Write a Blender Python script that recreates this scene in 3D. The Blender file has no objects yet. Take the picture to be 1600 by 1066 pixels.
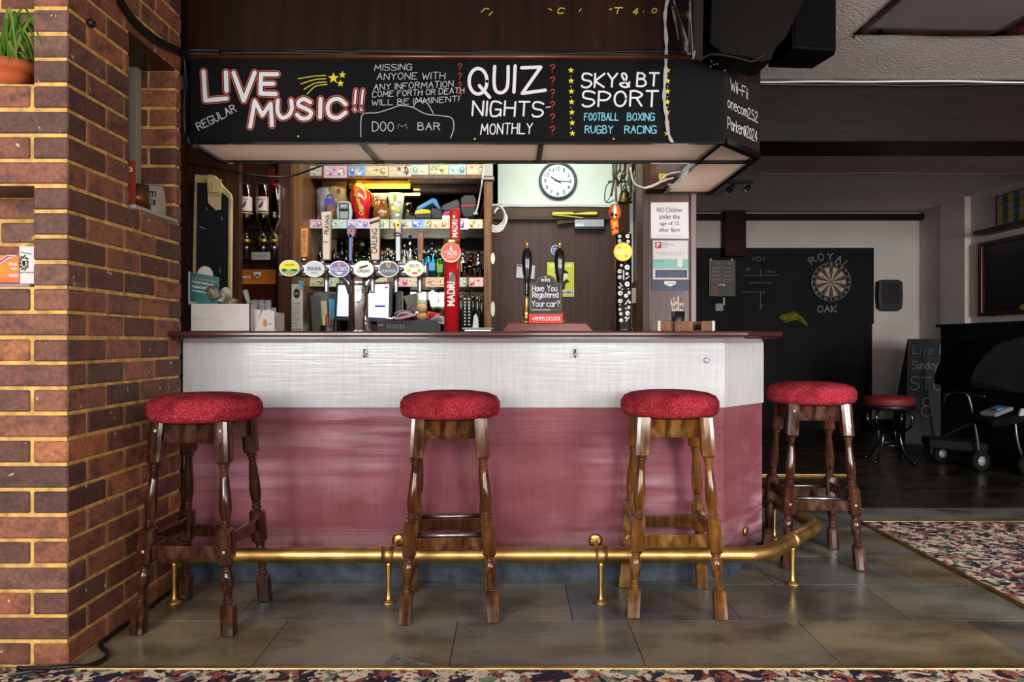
import bpy, bmesh, math, random
from mathutils import Vector, Matrix, Euler
random.seed(7)
PI = math.pi
SC = bpy.context.scene
COL = SC.collection
F = 1200.0          # focal length in pixels of the 1600 px wide frame
H = 0.965           # camera height

# ---------------------------------------------------------------- camera, world, lights, exposure
cam = bpy.data.cameras.new('camera'); cam.lens = 27.0; cam.sensor_width = 36.0
cam.clip_start = 0.05; cam.clip_end = 60
camo = bpy.data.objects.new('camera', cam); COL.objects.link(camo)
camo.location = (0, 0, H); camo.rotation_euler = (PI/2, 0, 0)
SC.camera = camo
SC.view_settings.view_transform = 'Standard'
SC.view_settings.look = 'None'
SC.view_settings.exposure = 0.0
SC.view_settings.gamma = 1.0
SC.view_settings.use_curve_mapping = False
w = bpy.data.worlds.new('sky'); SC.world = w; w.use_nodes = True
bgn = w.node_tree.nodes['Background']
bgn.inputs[0].default_value = (0.86, 0.93, 1.0, 1); bgn.inputs[1].default_value = 1.6
SC.cycles.max_bounces = 8; SC.cycles.diffuse_bounces = 4; SC.cycles.glossy_bounces = 4
SC.cycles.transmission_bounces = 8; SC.cycles.transparent_max_bounces = 8
SC.cycles.caustics_reflective = False; SC.cycles.caustics_refractive = False
SC.cycles.sample_clamp_indirect = 4.0

def area(name, loc, target, sx, sy, watts, col=(1, 1, 1), spread=180):
    l = bpy.data.lights.new(name, 'AREA'); l.shape = 'RECTANGLE'; l.size = sx; l.size_y = sy
    l.energy = watts; l.color = col; l.spread = math.radians(spread)
    o = bpy.data.objects.new(name, l); COL.objects.link(o); o.location = loc
    d = Vector(target) - Vector(loc)
    o.rotation_euler = d.to_track_quat('-Z', 'Y').to_euler()
    return o
# daylight coming in through the three front windows behind the camera
WINS = [(-2.65, -0.8), (0.15, 1.45), (2.5, 3.9)]
WIN_Z = (0.85, 2.2)
WIN_Y = -1.5
WPOW = [88, 20, 92]
WSPR = [150, 110, 84]
for (a, b_), p, spr in zip(WINS, WPOW, WSPR):
    area('daylight', ((a+b_)/2, WIN_Y-0.12, 1.5), ((a+b_)/2, 3.0, 1.0), b_-a, 1.25, p, (1.0, 0.98, 0.955), spr)
# added fill lights aimed up through the same windows to brighten the ceiling
for (a, b_), p in zip(WINS, (26, 20, 66)):
    area('ceiling_fill', ((a+b_)/2, WIN_Y-0.14, 0.95), ((a+b_)/2+.2, 1.8, 2.9), b_-a, 0.5, p, (1.0, 0.95, 0.88))
# strip lamps over the back bar and under its pelmet, bulb over the notices
area('bar_strip_glow', (-0.35, 4.05, 2.30), (-0.35, 4.9, 1.3), 1.7, 0.08, 24, (1.0, 0.96, 0.86))
area('door_lamp_glow', (0.35, 4.55, 2.33), (0.4, 5.2, 1.7), 0.5, 0.08, 6.5, (0.84, 1.0, 0.93))
area('pelmet_glow', (-0.82, 4.935, 1.984), (-0.82, 5.02, 1.85), 0.36, 0.02, 2.4, (1.0, 0.74, 0.16))
area('canopy_fill', (-0.25, 3.27, 2.03), (-0.25, 3.27, 1.0), 2.05, 0.2, 4.6, (1.0, 0.93, 0.85))  # added unseen fill light that brightens the front soffit panels
area('canopy_fill', (0.95, 3.80, 2.03), (0.95, 3.80, 1.0), 0.15, 0.6, 1.6, (1.0, 0.93, 0.85))  # second added fill light, above the soffit of the right return
area('notice_glow', (0.86, 3.95, 2.2), (0.86, 4.3, 1.8), 0.08, 0.08, 2.2, (1.0, 0.74, 0.25))

# ---------------------------------------------------------------- materials
def lin(c):
    if isinstance(c, str):
        c = tuple(int(c[i:i+2], 16)/255 for i in (0, 2, 4))
    return tuple(x/12.92 if x <= .04045 else ((x+.055)/1.055)**2.4 for x in c)
def M(name, col, rough=.5, metal=0., var=0., scale=8., st=(1, 1, 1), bump=0., bs=60., bst=(1, 1, 1), col2=None, emit=0.,
      trans=0., ior=1.45, coat=0., spec=.5, sheen=0., lo=.35, hi=.65, detail=4.):
    m = bpy.data.materials.new(name); m.use_nodes = True
    nt = m.node_tree; p = nt.nodes['Principled BSDF']
    c = lin(col); I = p.inputs
    I['Base Color'].default_value = (*c, 1); I['Roughness'].default_value = rough; I['Metallic'].default_value = metal
    I['IOR'].default_value = ior; I['Transmission Weight'].default_value = trans
    I['Coat Weight'].default_value = coat; I['Coat Roughness'].default_value = .12
    I['Specular IOR Level'].default_value = spec; I['Sheen Weight'].default_value = sheen
    if emit:
        I['Emission Color'].default_value = (*c, 1); I['Emission Strength'].default_value = emit
    if var or col2 or bump:
        tc = nt.nodes.new('ShaderNodeTexCoord')
    def noise(sc, st_, det):
        mp = nt.nodes.new('ShaderNodeMapping'); mp.inputs['Scale'].default_value = st_
        nt.links.new(tc.outputs['Object'], mp.inputs[0])
        n = nt.nodes.new('ShaderNodeTexNoise'); n.inputs['Scale'].default_value = sc; n.inputs['Detail'].default_value = det
        nt.links.new(mp.outputs[0], n.inputs['Vector']); return n
    if var or col2:
        n = noise(scale, st, detail)
        r = nt.nodes.new('ShaderNodeValToRGB')
        a = c if col2 else tuple(x*(1-var) for x in c)
        b = lin(col2) if col2 else tuple(min(1, x*(1+var)) for x in c)
        r.color_ramp.elements[0].position = lo; r.color_ramp.elements[0].color = (*a, 1)
        r.color_ramp.elements[1].position = hi; r.color_ramp.elements[1].color = (*b, 1)
        nt.links.new(n.outputs['Fac'], r.inputs[0]); nt.links.new(r.outputs[0], I['Base Color'])
    if bump:
        n2 = noise(bs, bst, 3)
        bp = nt.nodes.new('ShaderNodeBump'); bp.inputs['Strength'].default_value = bump; bp.inputs['Distance'].default_value = .01
        nt.links.new(n2.outputs['Fac'], bp.inputs['Height']); nt.links.new(bp.outputs[0], I['Normal'])
    return m

def ramp(nt, src, stops, interp='LINEAR'):
    r = nt.nodes.new('ShaderNodeValToRGB'); cr = r.color_ramp; cr.interpolation = interp
    while len(cr.elements) < len(stops): cr.elements.new(.5)
    for e, (p, c) in zip(cr.elements, stops):
        e.position = p; e.color = (*lin(c), 1)
    nt.links.new(src, r.inputs[0]); return r
def mixc(nt, fac, a, b, mode='MIX'):
    n = nt.nodes.new('ShaderNodeMix'); n.data_type = 'RGBA'; n.blend_type = mode
    if hasattr(fac, 'links'): nt.links.new(fac, n.inputs[0])
    else: n.inputs[0].default_value = fac
    for v, k in ((a, 6), (b, 7)):
        if hasattr(v, 'links'): nt.links.new(v, n.inputs[k])
        else: n.inputs[k].default_value = (*lin(v), 1)
    return n.outputs[2]
def nnoise(nt, tc, sc, det=4, st=(1, 1, 1), kind='ShaderNodeTexNoise'):
    mp = nt.nodes.new('ShaderNodeMapping'); mp.inputs['Scale'].default_value = st
    nt.links.new(tc.outputs['Object'], mp.inputs[0])
    n = nt.nodes.new(kind); n.inputs['Scale'].default_value = sc
    if 'Detail' in n.inputs: n.inputs['Detail'].default_value = det
    nt.links.new(mp.outputs[0], n.inputs['Vector']); return n
def bumpn(nt, h, s, I, d=.01):
    bp = nt.nodes.new('ShaderNodeBump'); bp.inputs['Strength'].default_value = s; bp.inputs['Distance'].default_value = d
    nt.links.new(h, bp.inputs['Height']); nt.links.new(bp.outputs[0], I['Normal'])

def brick_mat():
    m = M('brick', '7a4030', .75); nt = m.node_tree; I = nt.nodes['Principled BSDF'].inputs
    tc = nt.nodes.new('ShaderNodeTexCoord'); g = nt.nodes.new('ShaderNodeNewGeometry')
    base = ramp(nt, g.outputs['Random Per Island'], [(0, '5f423a'), (.18, '744a3d'), (.34, '9a604a'), (.52, 'a8694c'), (.66, '7d5145'), (.80, '62463e'), (.9, 'be7650'), (1, '7d5a50')])
    n1 = nnoise(nt, tc, 15, 6, (1, 1, 1.6))
    r1 = ramp(nt, n1.outputs['Fac'], [(.46, '000000'), (.68, 'd8d8d8')])
    c = mixc(nt, r1.outputs[0], base.outputs[0], '463532')
    n2 = nnoise(nt, tc, 70, 3)
    r2 = ramp(nt, n2.outputs['Fac'], [(.35, 'd8d8d8'), (.6, 'ffffff')])
    c = mixc(nt, 1.0, c, r2.outputs[0], 'MULTIPLY')
    n3 = nnoise(nt, tc, 34, 2)
    r3 = ramp(nt, n3.outputs['Fac'], [(.715, '000000'), (.74, 'ffffff')])
    c = mixc(nt, r3.outputs[0], c, 'c9b8ac')
    nt.links.new(c, I['Base Color'])
    bumpn(nt, n2.outputs['Fac'], .28, I)
    I['Roughness'].default_value = .6
    return m
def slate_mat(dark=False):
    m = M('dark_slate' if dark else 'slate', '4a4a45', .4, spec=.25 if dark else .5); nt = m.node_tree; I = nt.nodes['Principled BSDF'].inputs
    tc = nt.nodes.new('ShaderNodeTexCoord'); g = nt.nodes.new('ShaderNodeNewGeometry')
    base = ramp(nt, g.outputs['Random Per Island'], [(0, '7b827e'), (.25, '89816f'), (.45, '6c7374'), (.65, '95866a'), (.85, '757069'), (1, '80847e')])
    n1 = nnoise(nt, tc, 1.5, 6, (1, 1.3, 1))
    r1 = ramp(nt, n1.outputs['Fac'], [(.52, '000000'), (.74, 'dddddd')])
    c = mixc(nt, r1.outputs[0], base.outputs[0], '84622f')
    n2 = nnoise(nt, tc, 3.2, 8, (1, 1.6, 1))
    r2 = ramp(nt, n2.outputs['Fac'], [(.34, 'a8a6a2'), (.62, 'ffffff')])
    c = mixc(nt, 1.0, c, r2.outputs[0], 'MULTIPLY')
    n3 = nnoise(nt, tc, 30, 2)
    r3 = ramp(nt, n3.outputs['Fac'], [(.765, '000000'), (.78, 'ffffff')])
    c = mixc(nt, r3.outputs[0], c, 'a9a595')
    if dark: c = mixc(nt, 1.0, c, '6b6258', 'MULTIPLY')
    nt.links.new(c, I['Base Color'])
    rr = ramp(nt, n2.outputs['Fac'], [(.3, '7c7c7c'), (.7, 'a8a8a8')]); nt.links.new(rr.outputs[0], I['Roughness'])
    n4 = nnoise(nt, tc, 16, 5, (1, 2, 1)); bumpn(nt, n4.outputs['Fac'], .16, I)
    return m
def carpet_mat():
    m = M('carpet', '2c2630', .95, spec=.1); nt = m.node_tree; I = nt.nodes['Principled BSDF'].inputs
    tc = nt.nodes.new('ShaderNodeTexCoord')
    nw = nnoise(nt, tc, 9, 3)
    ad = nt.nodes.new('ShaderNodeVectorMath'); ad.operation = 'MULTIPLY_ADD'
    nt.links.new(nw.outputs['Color'], ad.inputs[0]); ad.inputs[1].default_value = (.16, .16, 0); nt.links.new(tc.outputs['Object'], ad.inputs[2])
    v = nt.nodes.new('ShaderNodeTexVoronoi'); v.inputs['Scale'].default_value = 34; nt.links.new(ad.outputs[0], v.inputs['Vector'])
    sp = nt.nodes.new('ShaderNodeSeparateColor'); nt.links.new(v.outputs['Color'], sp.inputs[0])
    cc = ramp(nt, sp.outputs[0], [(0, '3a3344'), (.12, '4b4350'), (.17, 'ad635a'), (.32, 'eedcc8'), (.60, '9a5d58'), (.68, 'e4cdb4'), (.86, '8a947e'), (.94, '3a3344')], 'CONSTANT')
    n2 = nnoise(nt, tc, 60, 4)
    r2 = ramp(nt, n2.outputs['Fac'], [(.40, '000000'), (.48, 'ffffff')])
    c = mixc(nt, r2.outputs[0], '352e3c', cc.outputs[0])
    nt.links.new(c, I['Base Color'])
    n3 = nnoise(nt, tc, 400, 2); bumpn(nt, n3.outputs['Fac'], .6, I)
    return m
def fabric_mat():
    m = M('red_tweed', '9b2230', .95, spec=.1); nt = m.node_tree; I = nt.nodes['Principled BSDF'].inputs
    tc = nt.nodes.new('ShaderNodeTexCoord')
    n1 = nnoise(nt, tc, 360, 2)
    r1 = ramp(nt, n1.outputs['Fac'], [(.32, '74131f'), (.48, '9c2030'), (.60, 'b03343'), (.70, 'cc8f89')])
    n2 = nnoise(nt, tc, 9, 3)
    r2 = ramp(nt, n2.outputs['Fac'], [(.35, 'b0a0a0'), (.6, 'ffffff')])
    c = mixc(nt, 1.0, r1.outputs[0], r2.outputs[0], 'MULTIPLY')
    nt.links.new(c, I['Base Color']); bumpn(nt, n1.outputs['Fac'], .5, I, .002)
    return m
def paint_mat(name, col, col2, rough=.38, streak=None):
    # brushed and rolled wall paint with uneven sheen
    m = M(name, col, rough); nt = m.node_tree; I = nt.nodes['Principled BSDF'].inputs
    tc = nt.nodes.new('ShaderNodeTexCoord')
    n1 = nnoise(nt, tc, 3.5, 6, (.5, 1, 2.2))
    r1 = ramp(nt, n1.outputs['Fac'], [(.35, col), (.68, col2)])
    n2 = nnoise(nt, tc, 22, 5, (.25, 1, 4)); n3 = nnoise(nt, tc, 30, 4, (3, 1, .15))
    mx = mixc(nt, .5, n2.outputs['Color'], n3.outputs['Color'])
    r2 = ramp(nt, n3.outputs['Fac'], [(.3, 'f0f0f0'), (.7, 'ffffff')])
    c = mixc(nt, 1.0, r1.outputs[0], r2.outputs[0], 'MULTIPLY')
    if streak:                      # pale streaks mixed into the paint colour in patches
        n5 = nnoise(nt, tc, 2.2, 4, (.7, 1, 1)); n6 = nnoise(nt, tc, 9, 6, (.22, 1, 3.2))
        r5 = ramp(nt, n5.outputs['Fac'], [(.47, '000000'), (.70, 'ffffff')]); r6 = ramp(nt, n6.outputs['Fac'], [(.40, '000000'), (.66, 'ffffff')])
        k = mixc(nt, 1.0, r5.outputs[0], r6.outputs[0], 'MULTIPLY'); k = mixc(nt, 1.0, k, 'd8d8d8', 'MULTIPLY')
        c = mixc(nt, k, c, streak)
    nt.links.new(c, I['Base Color'])
    bumpn(nt, n2.outputs['Fac'], .06, I, .01)
    rr = ramp(nt, n2.outputs['Fac'], [(.3, '585858'), (.7, '8c8c8c')]); nt.links.new(rr.outputs[0], I['Roughness'])
    return m
def wood(name, a, b, rough=.4, st=(14, 14, 1), scale=3., coat=.1, bump=.1, spec=.3):
    return M(name, a, rough, col2=b, scale=scale, st=st, bump=bump, bs=scale*3, bst=st, coat=coat, lo=.3, hi=.7, detail=6, spec=spec)

def stool_wood(name, dark, mid, light):
    # old polished beech: dark in the turnings, rubbed pale on its edges and in patches
    m = M(name, mid, .3, coat=.3, spec=.4); nt = m.node_tree; I = nt.nodes['Principled BSDF'].inputs
    tc = nt.nodes.new('ShaderNodeTexCoord')
    n1 = nnoise(nt, tc, 3.2, 6, (18, 18, 1.4)); r1 = ramp(nt, n1.outputs['Fac'], [(.3, dark), (.68, mid)])
    n2 = nnoise(nt, tc, 26, 5, (1, 1, .5)); r2 = ramp(nt, n2.outputs['Fac'], [(.50, '000000'), (.70, 'c0c0c0')])
    c = mixc(nt, r2.outputs[0], r1.outputs[0], light)
    bv = nt.nodes.new('ShaderNodeBevel'); bv.samples = 4; bv.inputs[0].default_value = .0035
    g = nt.nodes.new('ShaderNodeNewGeometry'); d = nt.nodes.new('ShaderNodeVectorMath'); d.operation = 'DOT_PRODUCT'
    nt.links.new(bv.outputs[0], d.inputs[0]); nt.links.new(g.outputs['Normal'], d.inputs[1])
    r3 = ramp(nt, d.outputs['Value'], [(.80, 'b0b0b0'), (.97, '000000')])
    c = mixc(nt, r3.outputs[0], c, light); nt.links.new(c, I['Base Color'])
    rr = ramp(nt, n2.outputs['Fac'], [(.3, '404040'), (.7, '787878')]); nt.links.new(rr.outputs[0], I['Roughness'])
    bumpn(nt, n2.outputs['Fac'], .12, I, .004); return m
mBrick = brick_mat(); mMortar = M('mortar', 'd8ae62', .9, var=.3, scale=25, bump=.5, bs=80)
mSlate = slate_mat(); mSlateD = slate_mat(True); mGrout = M('grout', '23211f', .9)
mCarpet = carpet_mat(); mFabric = fabric_mat()
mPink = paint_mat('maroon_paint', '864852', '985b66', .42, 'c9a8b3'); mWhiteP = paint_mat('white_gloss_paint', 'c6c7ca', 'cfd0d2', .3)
mPlinth = M('plinth_paint', '38424f', .55, var=.35, scale=20, bump=.3, bs=30)
mTop = wood('counter_wood', '361818', '502424', .28, (1, 14, 14), 4, .5)
mPly = wood('bulkhead_ply', '160b06', '2c160c', .4, (10, 10, .8), 2.2, 0, .05, .15)
mDark = wood('dark_wood', '2c1a12', '4a2d1c', .4, (16, 16, 1), 3)
mDarkH = wood('dark_wood_across', '2c1a12', '4a2d1c', .4, (1, 16, 16), 3)
mBeam = wood('beam_wood', '0c0806', '1c110d', .45, (.8, 10, 10), 2.5, 0, .06, .15)
mMid = wood('mid_wood', '4d3320', '76532f', .4, (18, 18, 1), 3)
mDoor = wood('door_veneer', '33211c', '452e27', .45, (22, 22, .7), 2, 0, .03, .3)
mBlackB = M('chalkboard_black', '0a0a0b', .6, var=.3, scale=6, spec=.12)
mBlack = M('black_plastic', '121214', .4); mBlackM = M('matt_black', '0b0b0c', .8)
mGloss = M('gloss_black', '0a0a0b', .12, coat=.6)
def soffit_mat():
    # frosted translucent sheet, brightened by added fill lights inside the canopy
    m = M('soffit_panel', 'cbb4a4', .35); nt = m.node_tree; p = nt.nodes['Principled BSDF']; out = nt.nodes['Material Output']
    tr = nt.nodes.new('ShaderNodeBsdfTranslucent'); tr.inputs[0].default_value = (*lin('cdb3a2'), 1)
    mx = nt.nodes.new('ShaderNodeMixShader'); mx.inputs[0].default_value = .35
    nt.links.new(p.outputs[0], mx.inputs[1]); nt.links.new(tr.outputs[0], mx.inputs[2]); nt.links.new(mx.outputs[0], out.inputs[0]); return m
mSoffit = soffit_mat()
mPlaster = M('ceiling_plaster', 'c3bab6', .8, var=.06, scale=5, bump=.6, bs=60)
mWall = M('white_wall_paint', 'b5aba5', .75, var=.06, scale=3)
mCream = M('cream_wall', 'c9d2c6', .6, var=.05, scale=3)
mFarBlack = M('black_wall_paint', '0b0b0c', .7, var=.4, scale=5, spec=.2)
mBrass = M('aged_brass', 'cfa765', .40, 1., var=.25, scale=14, bump=.05, bs=40)
mBrassB = M('polished_brass', 'd8b068', .3, 1.)
mChrome = M('chrome', 'd4d4d6', .1, 1.); mSteel = M('brushed_steel', '9c9ca0', .3, 1.)
mMirror = M('bar_mirror', '8f8b82', .04, 1.)
mPaper = M('white_paper', 'dcdad8', .7); mCard = M('white_card', 'd0c9c4', .75, var=.06, scale=10)
mChalk = M('chalk_white', 'd8d8dc', .9); mChalkThin = M('chalk_faint', 'b9bac0', .9); mChalkGrey = M('chalk_dusty', '6d6d6d', .9)
mChalkRed = M('chalk_red', 'c25a48', .9); mChalkRed2 = M('chalk_question_red', 'b0382e', .9); mChalkY = M('chalk_yellow', 'dccb35', .9); mChalkB = M('chalk_blue', '73b8cf', .9)
mInk = M('print_black', '17171a', .7); mInkW = M('print_white', 'f0efec', .6); mInkG = M('print_grey', '7c7c80', .7)
mGreen = M('leaf_green', '5f9a2c', .45, var=.35, scale=12); mTerra = M('terracotta', 'b4562b', .7, var=.2, scale=12)
mCable = M('black_cable', '0e0e10', .45); mCableW = M('white_cable', 'cfcfcc', .5)
def glass(name, col, rough=.03): return M(name, col, rough, trans=1.0, ior=1.45)
gClear = glass('clear_glass', 'f2f5f5'); gGreen = glass('green_glass', '3fae3a'); gBlue = glass('blue_glass', '3fa6d2'); gAmber = glass('whisky', 'b4681c'); gBrown = glass('brown_glass', '4b2612'); gDark = glass('dark_glass', '1c221c')
gLime = glass('lime_glass', '7fc62c')
_c = {}
def C(col, rough=.55, **k):
    key = (col, rough, tuple(sorted(k.items())))
    if key not in _c: _c[key] = M('colour_' + col, col, rough, **k)
    return _c[key]

# ---------------------------------------------------------------- geometry helpers
def at(px, py, Y): return Vector(((px-800)*Y/F, Y, H-(py-533)*Y/F))
def X(px, Y): return (px-800)*Y/F
def Z(py, Y): return H-(py-533)*Y/F
ORG = {}
def setp(o, label=None, cat=None, group=None, kind=None):
    if label: o['label'] = label
    if cat: o['category'] = cat
    if group: o['group'] = group
    if kind: o['kind'] = kind
def R(name, label, cat, loc=(0, 0, 0), rz=0, group=None):
    o = bpy.data.objects.new(name, None); COL.objects.link(o); o.empty_display_size = .05
    o.location = loc; o.rotation_euler = (0, 0, rz); setp(o, label, cat, group)
    ORG[o] = Matrix.Translation(loc) @ Matrix.Rotation(rz, 4, 'Z')
    return o
def ell(cx, cy, rx, ry, n=32, a0=0): return [(cx+rx*math.cos(a0+2*PI*i/n), cy+ry*math.sin(a0+2*PI*i/n)) for i in range(n)]
def spline(pts, n=6, closed=False):
    P = [Vector(p) for p in pts]; out = []
    m = len(P)
    if m < 3: return P
    for i in range(m if closed else m-1):
        g = (lambda k: P[k % m]) if closed else (lambda k: P[max(0, min(m-1, k))])
        a, b, c, d = g(i-1), g(i), g(i+1), g(i+2)
        for j in range(n):
            t = j/n
            out.append(.5*((2*b)+(c-a)*t+(2*a-5*b+4*c-d)*t*t+(3*b-a-3*c+d)*t**3))
    if not closed: out.append(P[-1])
    return out
class B:
    def __init__(s): s.bm = bmesh.new(); s.mats = []
    def mi(s, m):
        if m not in s.mats: s.mats.append(m)
        return s.mats.index(m)
    def add(s, tmp, m, smooth=False, T=None, mapped=False):
        k = s.mi(m)
        for f in tmp.faces: f.material_index = k; f.smooth = smooth
        if T is not None: bmesh.ops.transform(tmp, matrix=T, verts=tmp.verts)
        me = bpy.data.meshes.new('t'); tmp.to_mesh(me); tmp.free(); s.bm.from_mesh(me); bpy.data.meshes.remove(me); return s
    def box(s, m, x0, x1, y0, y1, z0, z1, bev=0, T=None, seg=2):
        t = bmesh.new(); bmesh.ops.create_cube(t, size=1)
        for v in t.verts:
            v.co = Vector((x0 if v.co.x < 0 else x1, y0 if v.co.y < 0 else y1, z0 if v.co.z < 0 else z1))
        if bev: bmesh.ops.bevel(t, geom=t.edges[:], offset=bev, segments=seg, affect='EDGES', profile=.5)
        return s.add(t, m, False, T)
    def cbox(s, m, c, size, rot=(0, 0, 0), bev=0):
        a, b, d = (x/2 for x in size)
        return s.box(m, -a, a, -b, b, -d, d, bev, Matrix.Translation(c) @ Euler(rot).to_matrix().to_4x4())
    def pbox(s, m, x0, y0, x1, y1, Y, d=.01, bev=0):      # box whose front shows at these pixels
        return s.box(m, X(x0, Y), X(x1, Y), Y, Y+d, Z(y1, Y), Z(y0, Y), bev)
    def prism(s, m, pts, y0, y1, bev=0, smooth=False):      # (x,z) outline pushed from y0 to y1
        t = bmesh.new()
        v = [t.verts.new((x, y0, z)) for x, z in pts]
        f = t.faces.new(v)
        r = bmesh.ops.extrude_face_region(t, geom=[f])
        for g in r['geom']:
            if isinstance(g, bmesh.types.BMVert): g.co.y = y1
        bmesh.ops.recalc_face_normals(t, faces=t.faces[:])
        if bev: bmesh.ops.bevel(t, geom=[e for e in t.edges if abs(e.verts[0].co.y-e.verts[1].co.y) < 1e-6], offset=bev, segments=2, affect='EDGES', profile=.5)
        return s.add(t, m, smooth)
    def pprism(s, m, pp, Y, d=.01, bev=0): return s.prism(m, [(X(a, Y), Z(b, Y)) for a, b in pp], Y, Y+d, bev)
    def vprism(s, m, pts, z0, z1, bev=0):                   # (x,y) plan raised from z0 to z1
        t = bmesh.new(); v = [t.verts.new((x, y, z0)) for x, y in pts]; f = t.faces.new(v)
        r = bmesh.ops.extrude_face_region(t, geom=[f])
        for g in r['geom']:
            if isinstance(g, bmesh.types.BMVert): g.co.z = z1
        bmesh.ops.recalc_face_normals(t, faces=t.faces[:])
        if bev: bmesh.ops.bevel(t, geom=[e for e in t.edges if abs(e.verts[0].co.z-e.verts[1].co.z) < 1e-6], offset=bev, segments=3, affect='EDGES', profile=.5)
        return s.add(t, m, False)
    def lathe(s, m, prof, o=(0, 0, 0), n=24, T=None, sx=1, sy=1):
        t = bmesh.new(); rings = []
        for r, z in prof:
            if r < 1e-6: rings.append([t.verts.new((0, 0, z))])
            else: rings.append([t.verts.new((r*sx*math.cos(2*PI*i/n), r*sy*math.sin(2*PI*i/n), z)) for i in range(n)])
        for a, b in zip(rings, rings[1:]):
            for i in range(n):
                j = (i+1) % n
                if len(a) == 1 and len(b) == 1: continue
                if len(a) == 1: t.faces.new((a[0], b[j], b[i]))
                elif len(b) == 1: t.faces.new((a[i], a[j], b[0]))
                else: t.faces.new((a[i], a[j], b[j], b[i]))
        for rg, fl in ((rings[0], True), (rings[-1], False)):
            if len(rg) > 1: t.faces.new(rg[::-1] if fl else rg)
        Tm = Matrix.Translation(o)
        if T is not None: Tm = Tm @ T
        return s.add(t, m, True, Tm)
    def cyl(s, m, p0, p1, r0, r1=None, n=16):
        p0, p1 = Vector(p0), Vector(p1); d = p1-p0; L = d.length
        T = d.to_track_quat('Z', 'Y').to_matrix().to_4x4()
        return s.lathe(m, [(r0, 0), (r0 if r1 is None else r1, L)], p0, n, T)
    def ball(s, m, c, r, n=16):
        if not hasattr(r, '__len__'): r = (r, r, r)
        t = bmesh.new(); bmesh.ops.create_uvsphere(t, u_segments=n, v_segments=max(6, n//2), radius=1)
        return s.add(t, m, True, Matrix.Translation(c) @ Matrix.Diagonal((*r, 1)))
    def tube(s, m, pts, r, n=8, sm=6, closed=False):
        P = spline(pts, sm, closed) if sm else [Vector(p) for p in pts]
        t = bmesh.new(); rings = []; N = len(P)
        up = None
        for i, p in enumerate(P):
            d = (P[(i+1) % N] if closed else P[min(N-1, i+1)])-(P[i-1] if closed else P[max(0, i-1)])
            if d.length < 1e-9: d = Vector((0, 0, 1))
            d.normalize()
            if up is None: up = Vector((0, 0, 1)) if abs(d.z) < .9 else Vector((1, 0, 0))
            a = d.cross(up)
            if a.length < 1e-5: a = d.cross(Vector((0.3, .9, .2)))
            a.normalize(); b = a.cross(d).normalized(); up = b
            rr = r if not hasattr(r, '__len__') else r[0]+(r[1]-r[0])*i/max(1, N-1)
            rings.append([t.verts.new(p+a*rr*math.cos(2*PI*k/n)+b*rr*math.sin(2*PI*k/n)) for k in range(n)])
        for i in range(N if closed else N-1):
            A, Bb = rings[i], rings[(i+1) % N]
            for k in range(n): t.faces.new((A[k], A[(k+1) % n], Bb[(k+1) % n], Bb[k]))
        if not closed: t.faces.new(rings[0][::-1]); t.faces.new(rings[-1])
        bmesh.ops.recalc_face_normals(t, faces=t.faces[:])
        return s.add(t, m, True)
    def surf(s, m, f, nu, nv, smooth=True, th=0):
        t = bmesh.new(); g = [[t.verts.new(f(i/nu, j/nv)) for j in range(nv+1)] for i in range(nu+1)]
        for i in range(nu):
            for j in range(nv): t.faces.new((g[i][j], g[i+1][j], g[i+1][j+1], g[i][j+1]))
        if th: bmesh.ops.solidify(t, geom=t.faces[:], thickness=th)
        return s.add(t, m, smooth)
    def poly(s, m, pts):
        t = bmesh.new(); t.faces.new([t.verts.new(p) for p in pts]); return s.add(t, m)
    def text(s, m, body, mp, w, h, rot=0, slant=0, cut=0):
        # printed lettering, fitted to w x h around (0,0) and laid on a surface by mp(u, v)
        cu = bpy.data.curves.new('t', 'FONT'); cu.body = body; cu.resolution_u = 3; cu.align_x = 'CENTER'; cu.space_line = .95; cu.offset = .012
        o = bpy.data.objects.new('t', cu); me = bpy.data.meshes.new_from_object(o)
        xs = [v.co.x for v in me.vertices]; ys = [v.co.y for v in me.vertices]
        if xs:
            cx, cy = (min(xs)+max(xs))/2, (min(ys)+max(ys))/2
            fx, fy = w/max(1e-6, max(xs)-min(xs)), h/max(1e-6, max(ys)-min(ys))
            c, sn = math.cos(rot), math.sin(rot)
            for v in me.vertices:
                u, k = (v.co.x-cx)*fx, (v.co.y-cy)*fy
                u += slant*k
                v.co = (u*c-k*sn, u*sn+k*c, 0)
            if cut:
                t = bmesh.new(); t.from_mesh(me); x = -max(w, h)/2
                while x < max(w, h)/2:
                    bmesh.ops.bisect_plane(t, geom=t.verts[:]+t.edges[:]+t.faces[:], plane_co=(x, 0, 0), plane_no=(1, 0, 0)); x += cut
                t.to_mesh(me); t.free()
            for v in me.vertices: v.co = mp(v.co.x, v.co.y)
            k = s.mi(m)
            for p in me.polygons: p.material_index = k
            s.bm.from_mesh(me)
        bpy.data.meshes.remove(me); bpy.data.objects.remove(o); bpy.data.curves.remove(cu); return s
    def ptext(s, m, body, cx, cy, w, h, Y, rot=0, slant=0):   # flat on a plane at distance Y, sizes in pixels
        return s.text(m, body, lambda u, v: at(cx+u, cy-v, Y), w, h, math.radians(rot), slant)
    def ink(s, m, body, mp, w, h, th, rot=0, slant=0, gap=2.2, jit=.25):
        # hand lettering drawn stroke by stroke; its baseline starts at mp(0, 0)
        lines, x = [], 0.
        for ch in body:
            if ch == ' ': x += 4; continue
            gl = GLYPH.get(ch, GLYPH['?']); wmax = 0
            for st in gl:
                pts = stroke(st); wmax = max(wmax, max(p[0] for p in pts))
                dy = random.uniform(-jit, jit)
                lines.append([(p[0]+x, p[1]+dy) for p in pts])
            x += wmax+gap
        x -= gap
        fx = w/max(x, .1); fy = h/9.; c, sn = math.cos(rot), math.sin(rot)
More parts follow.
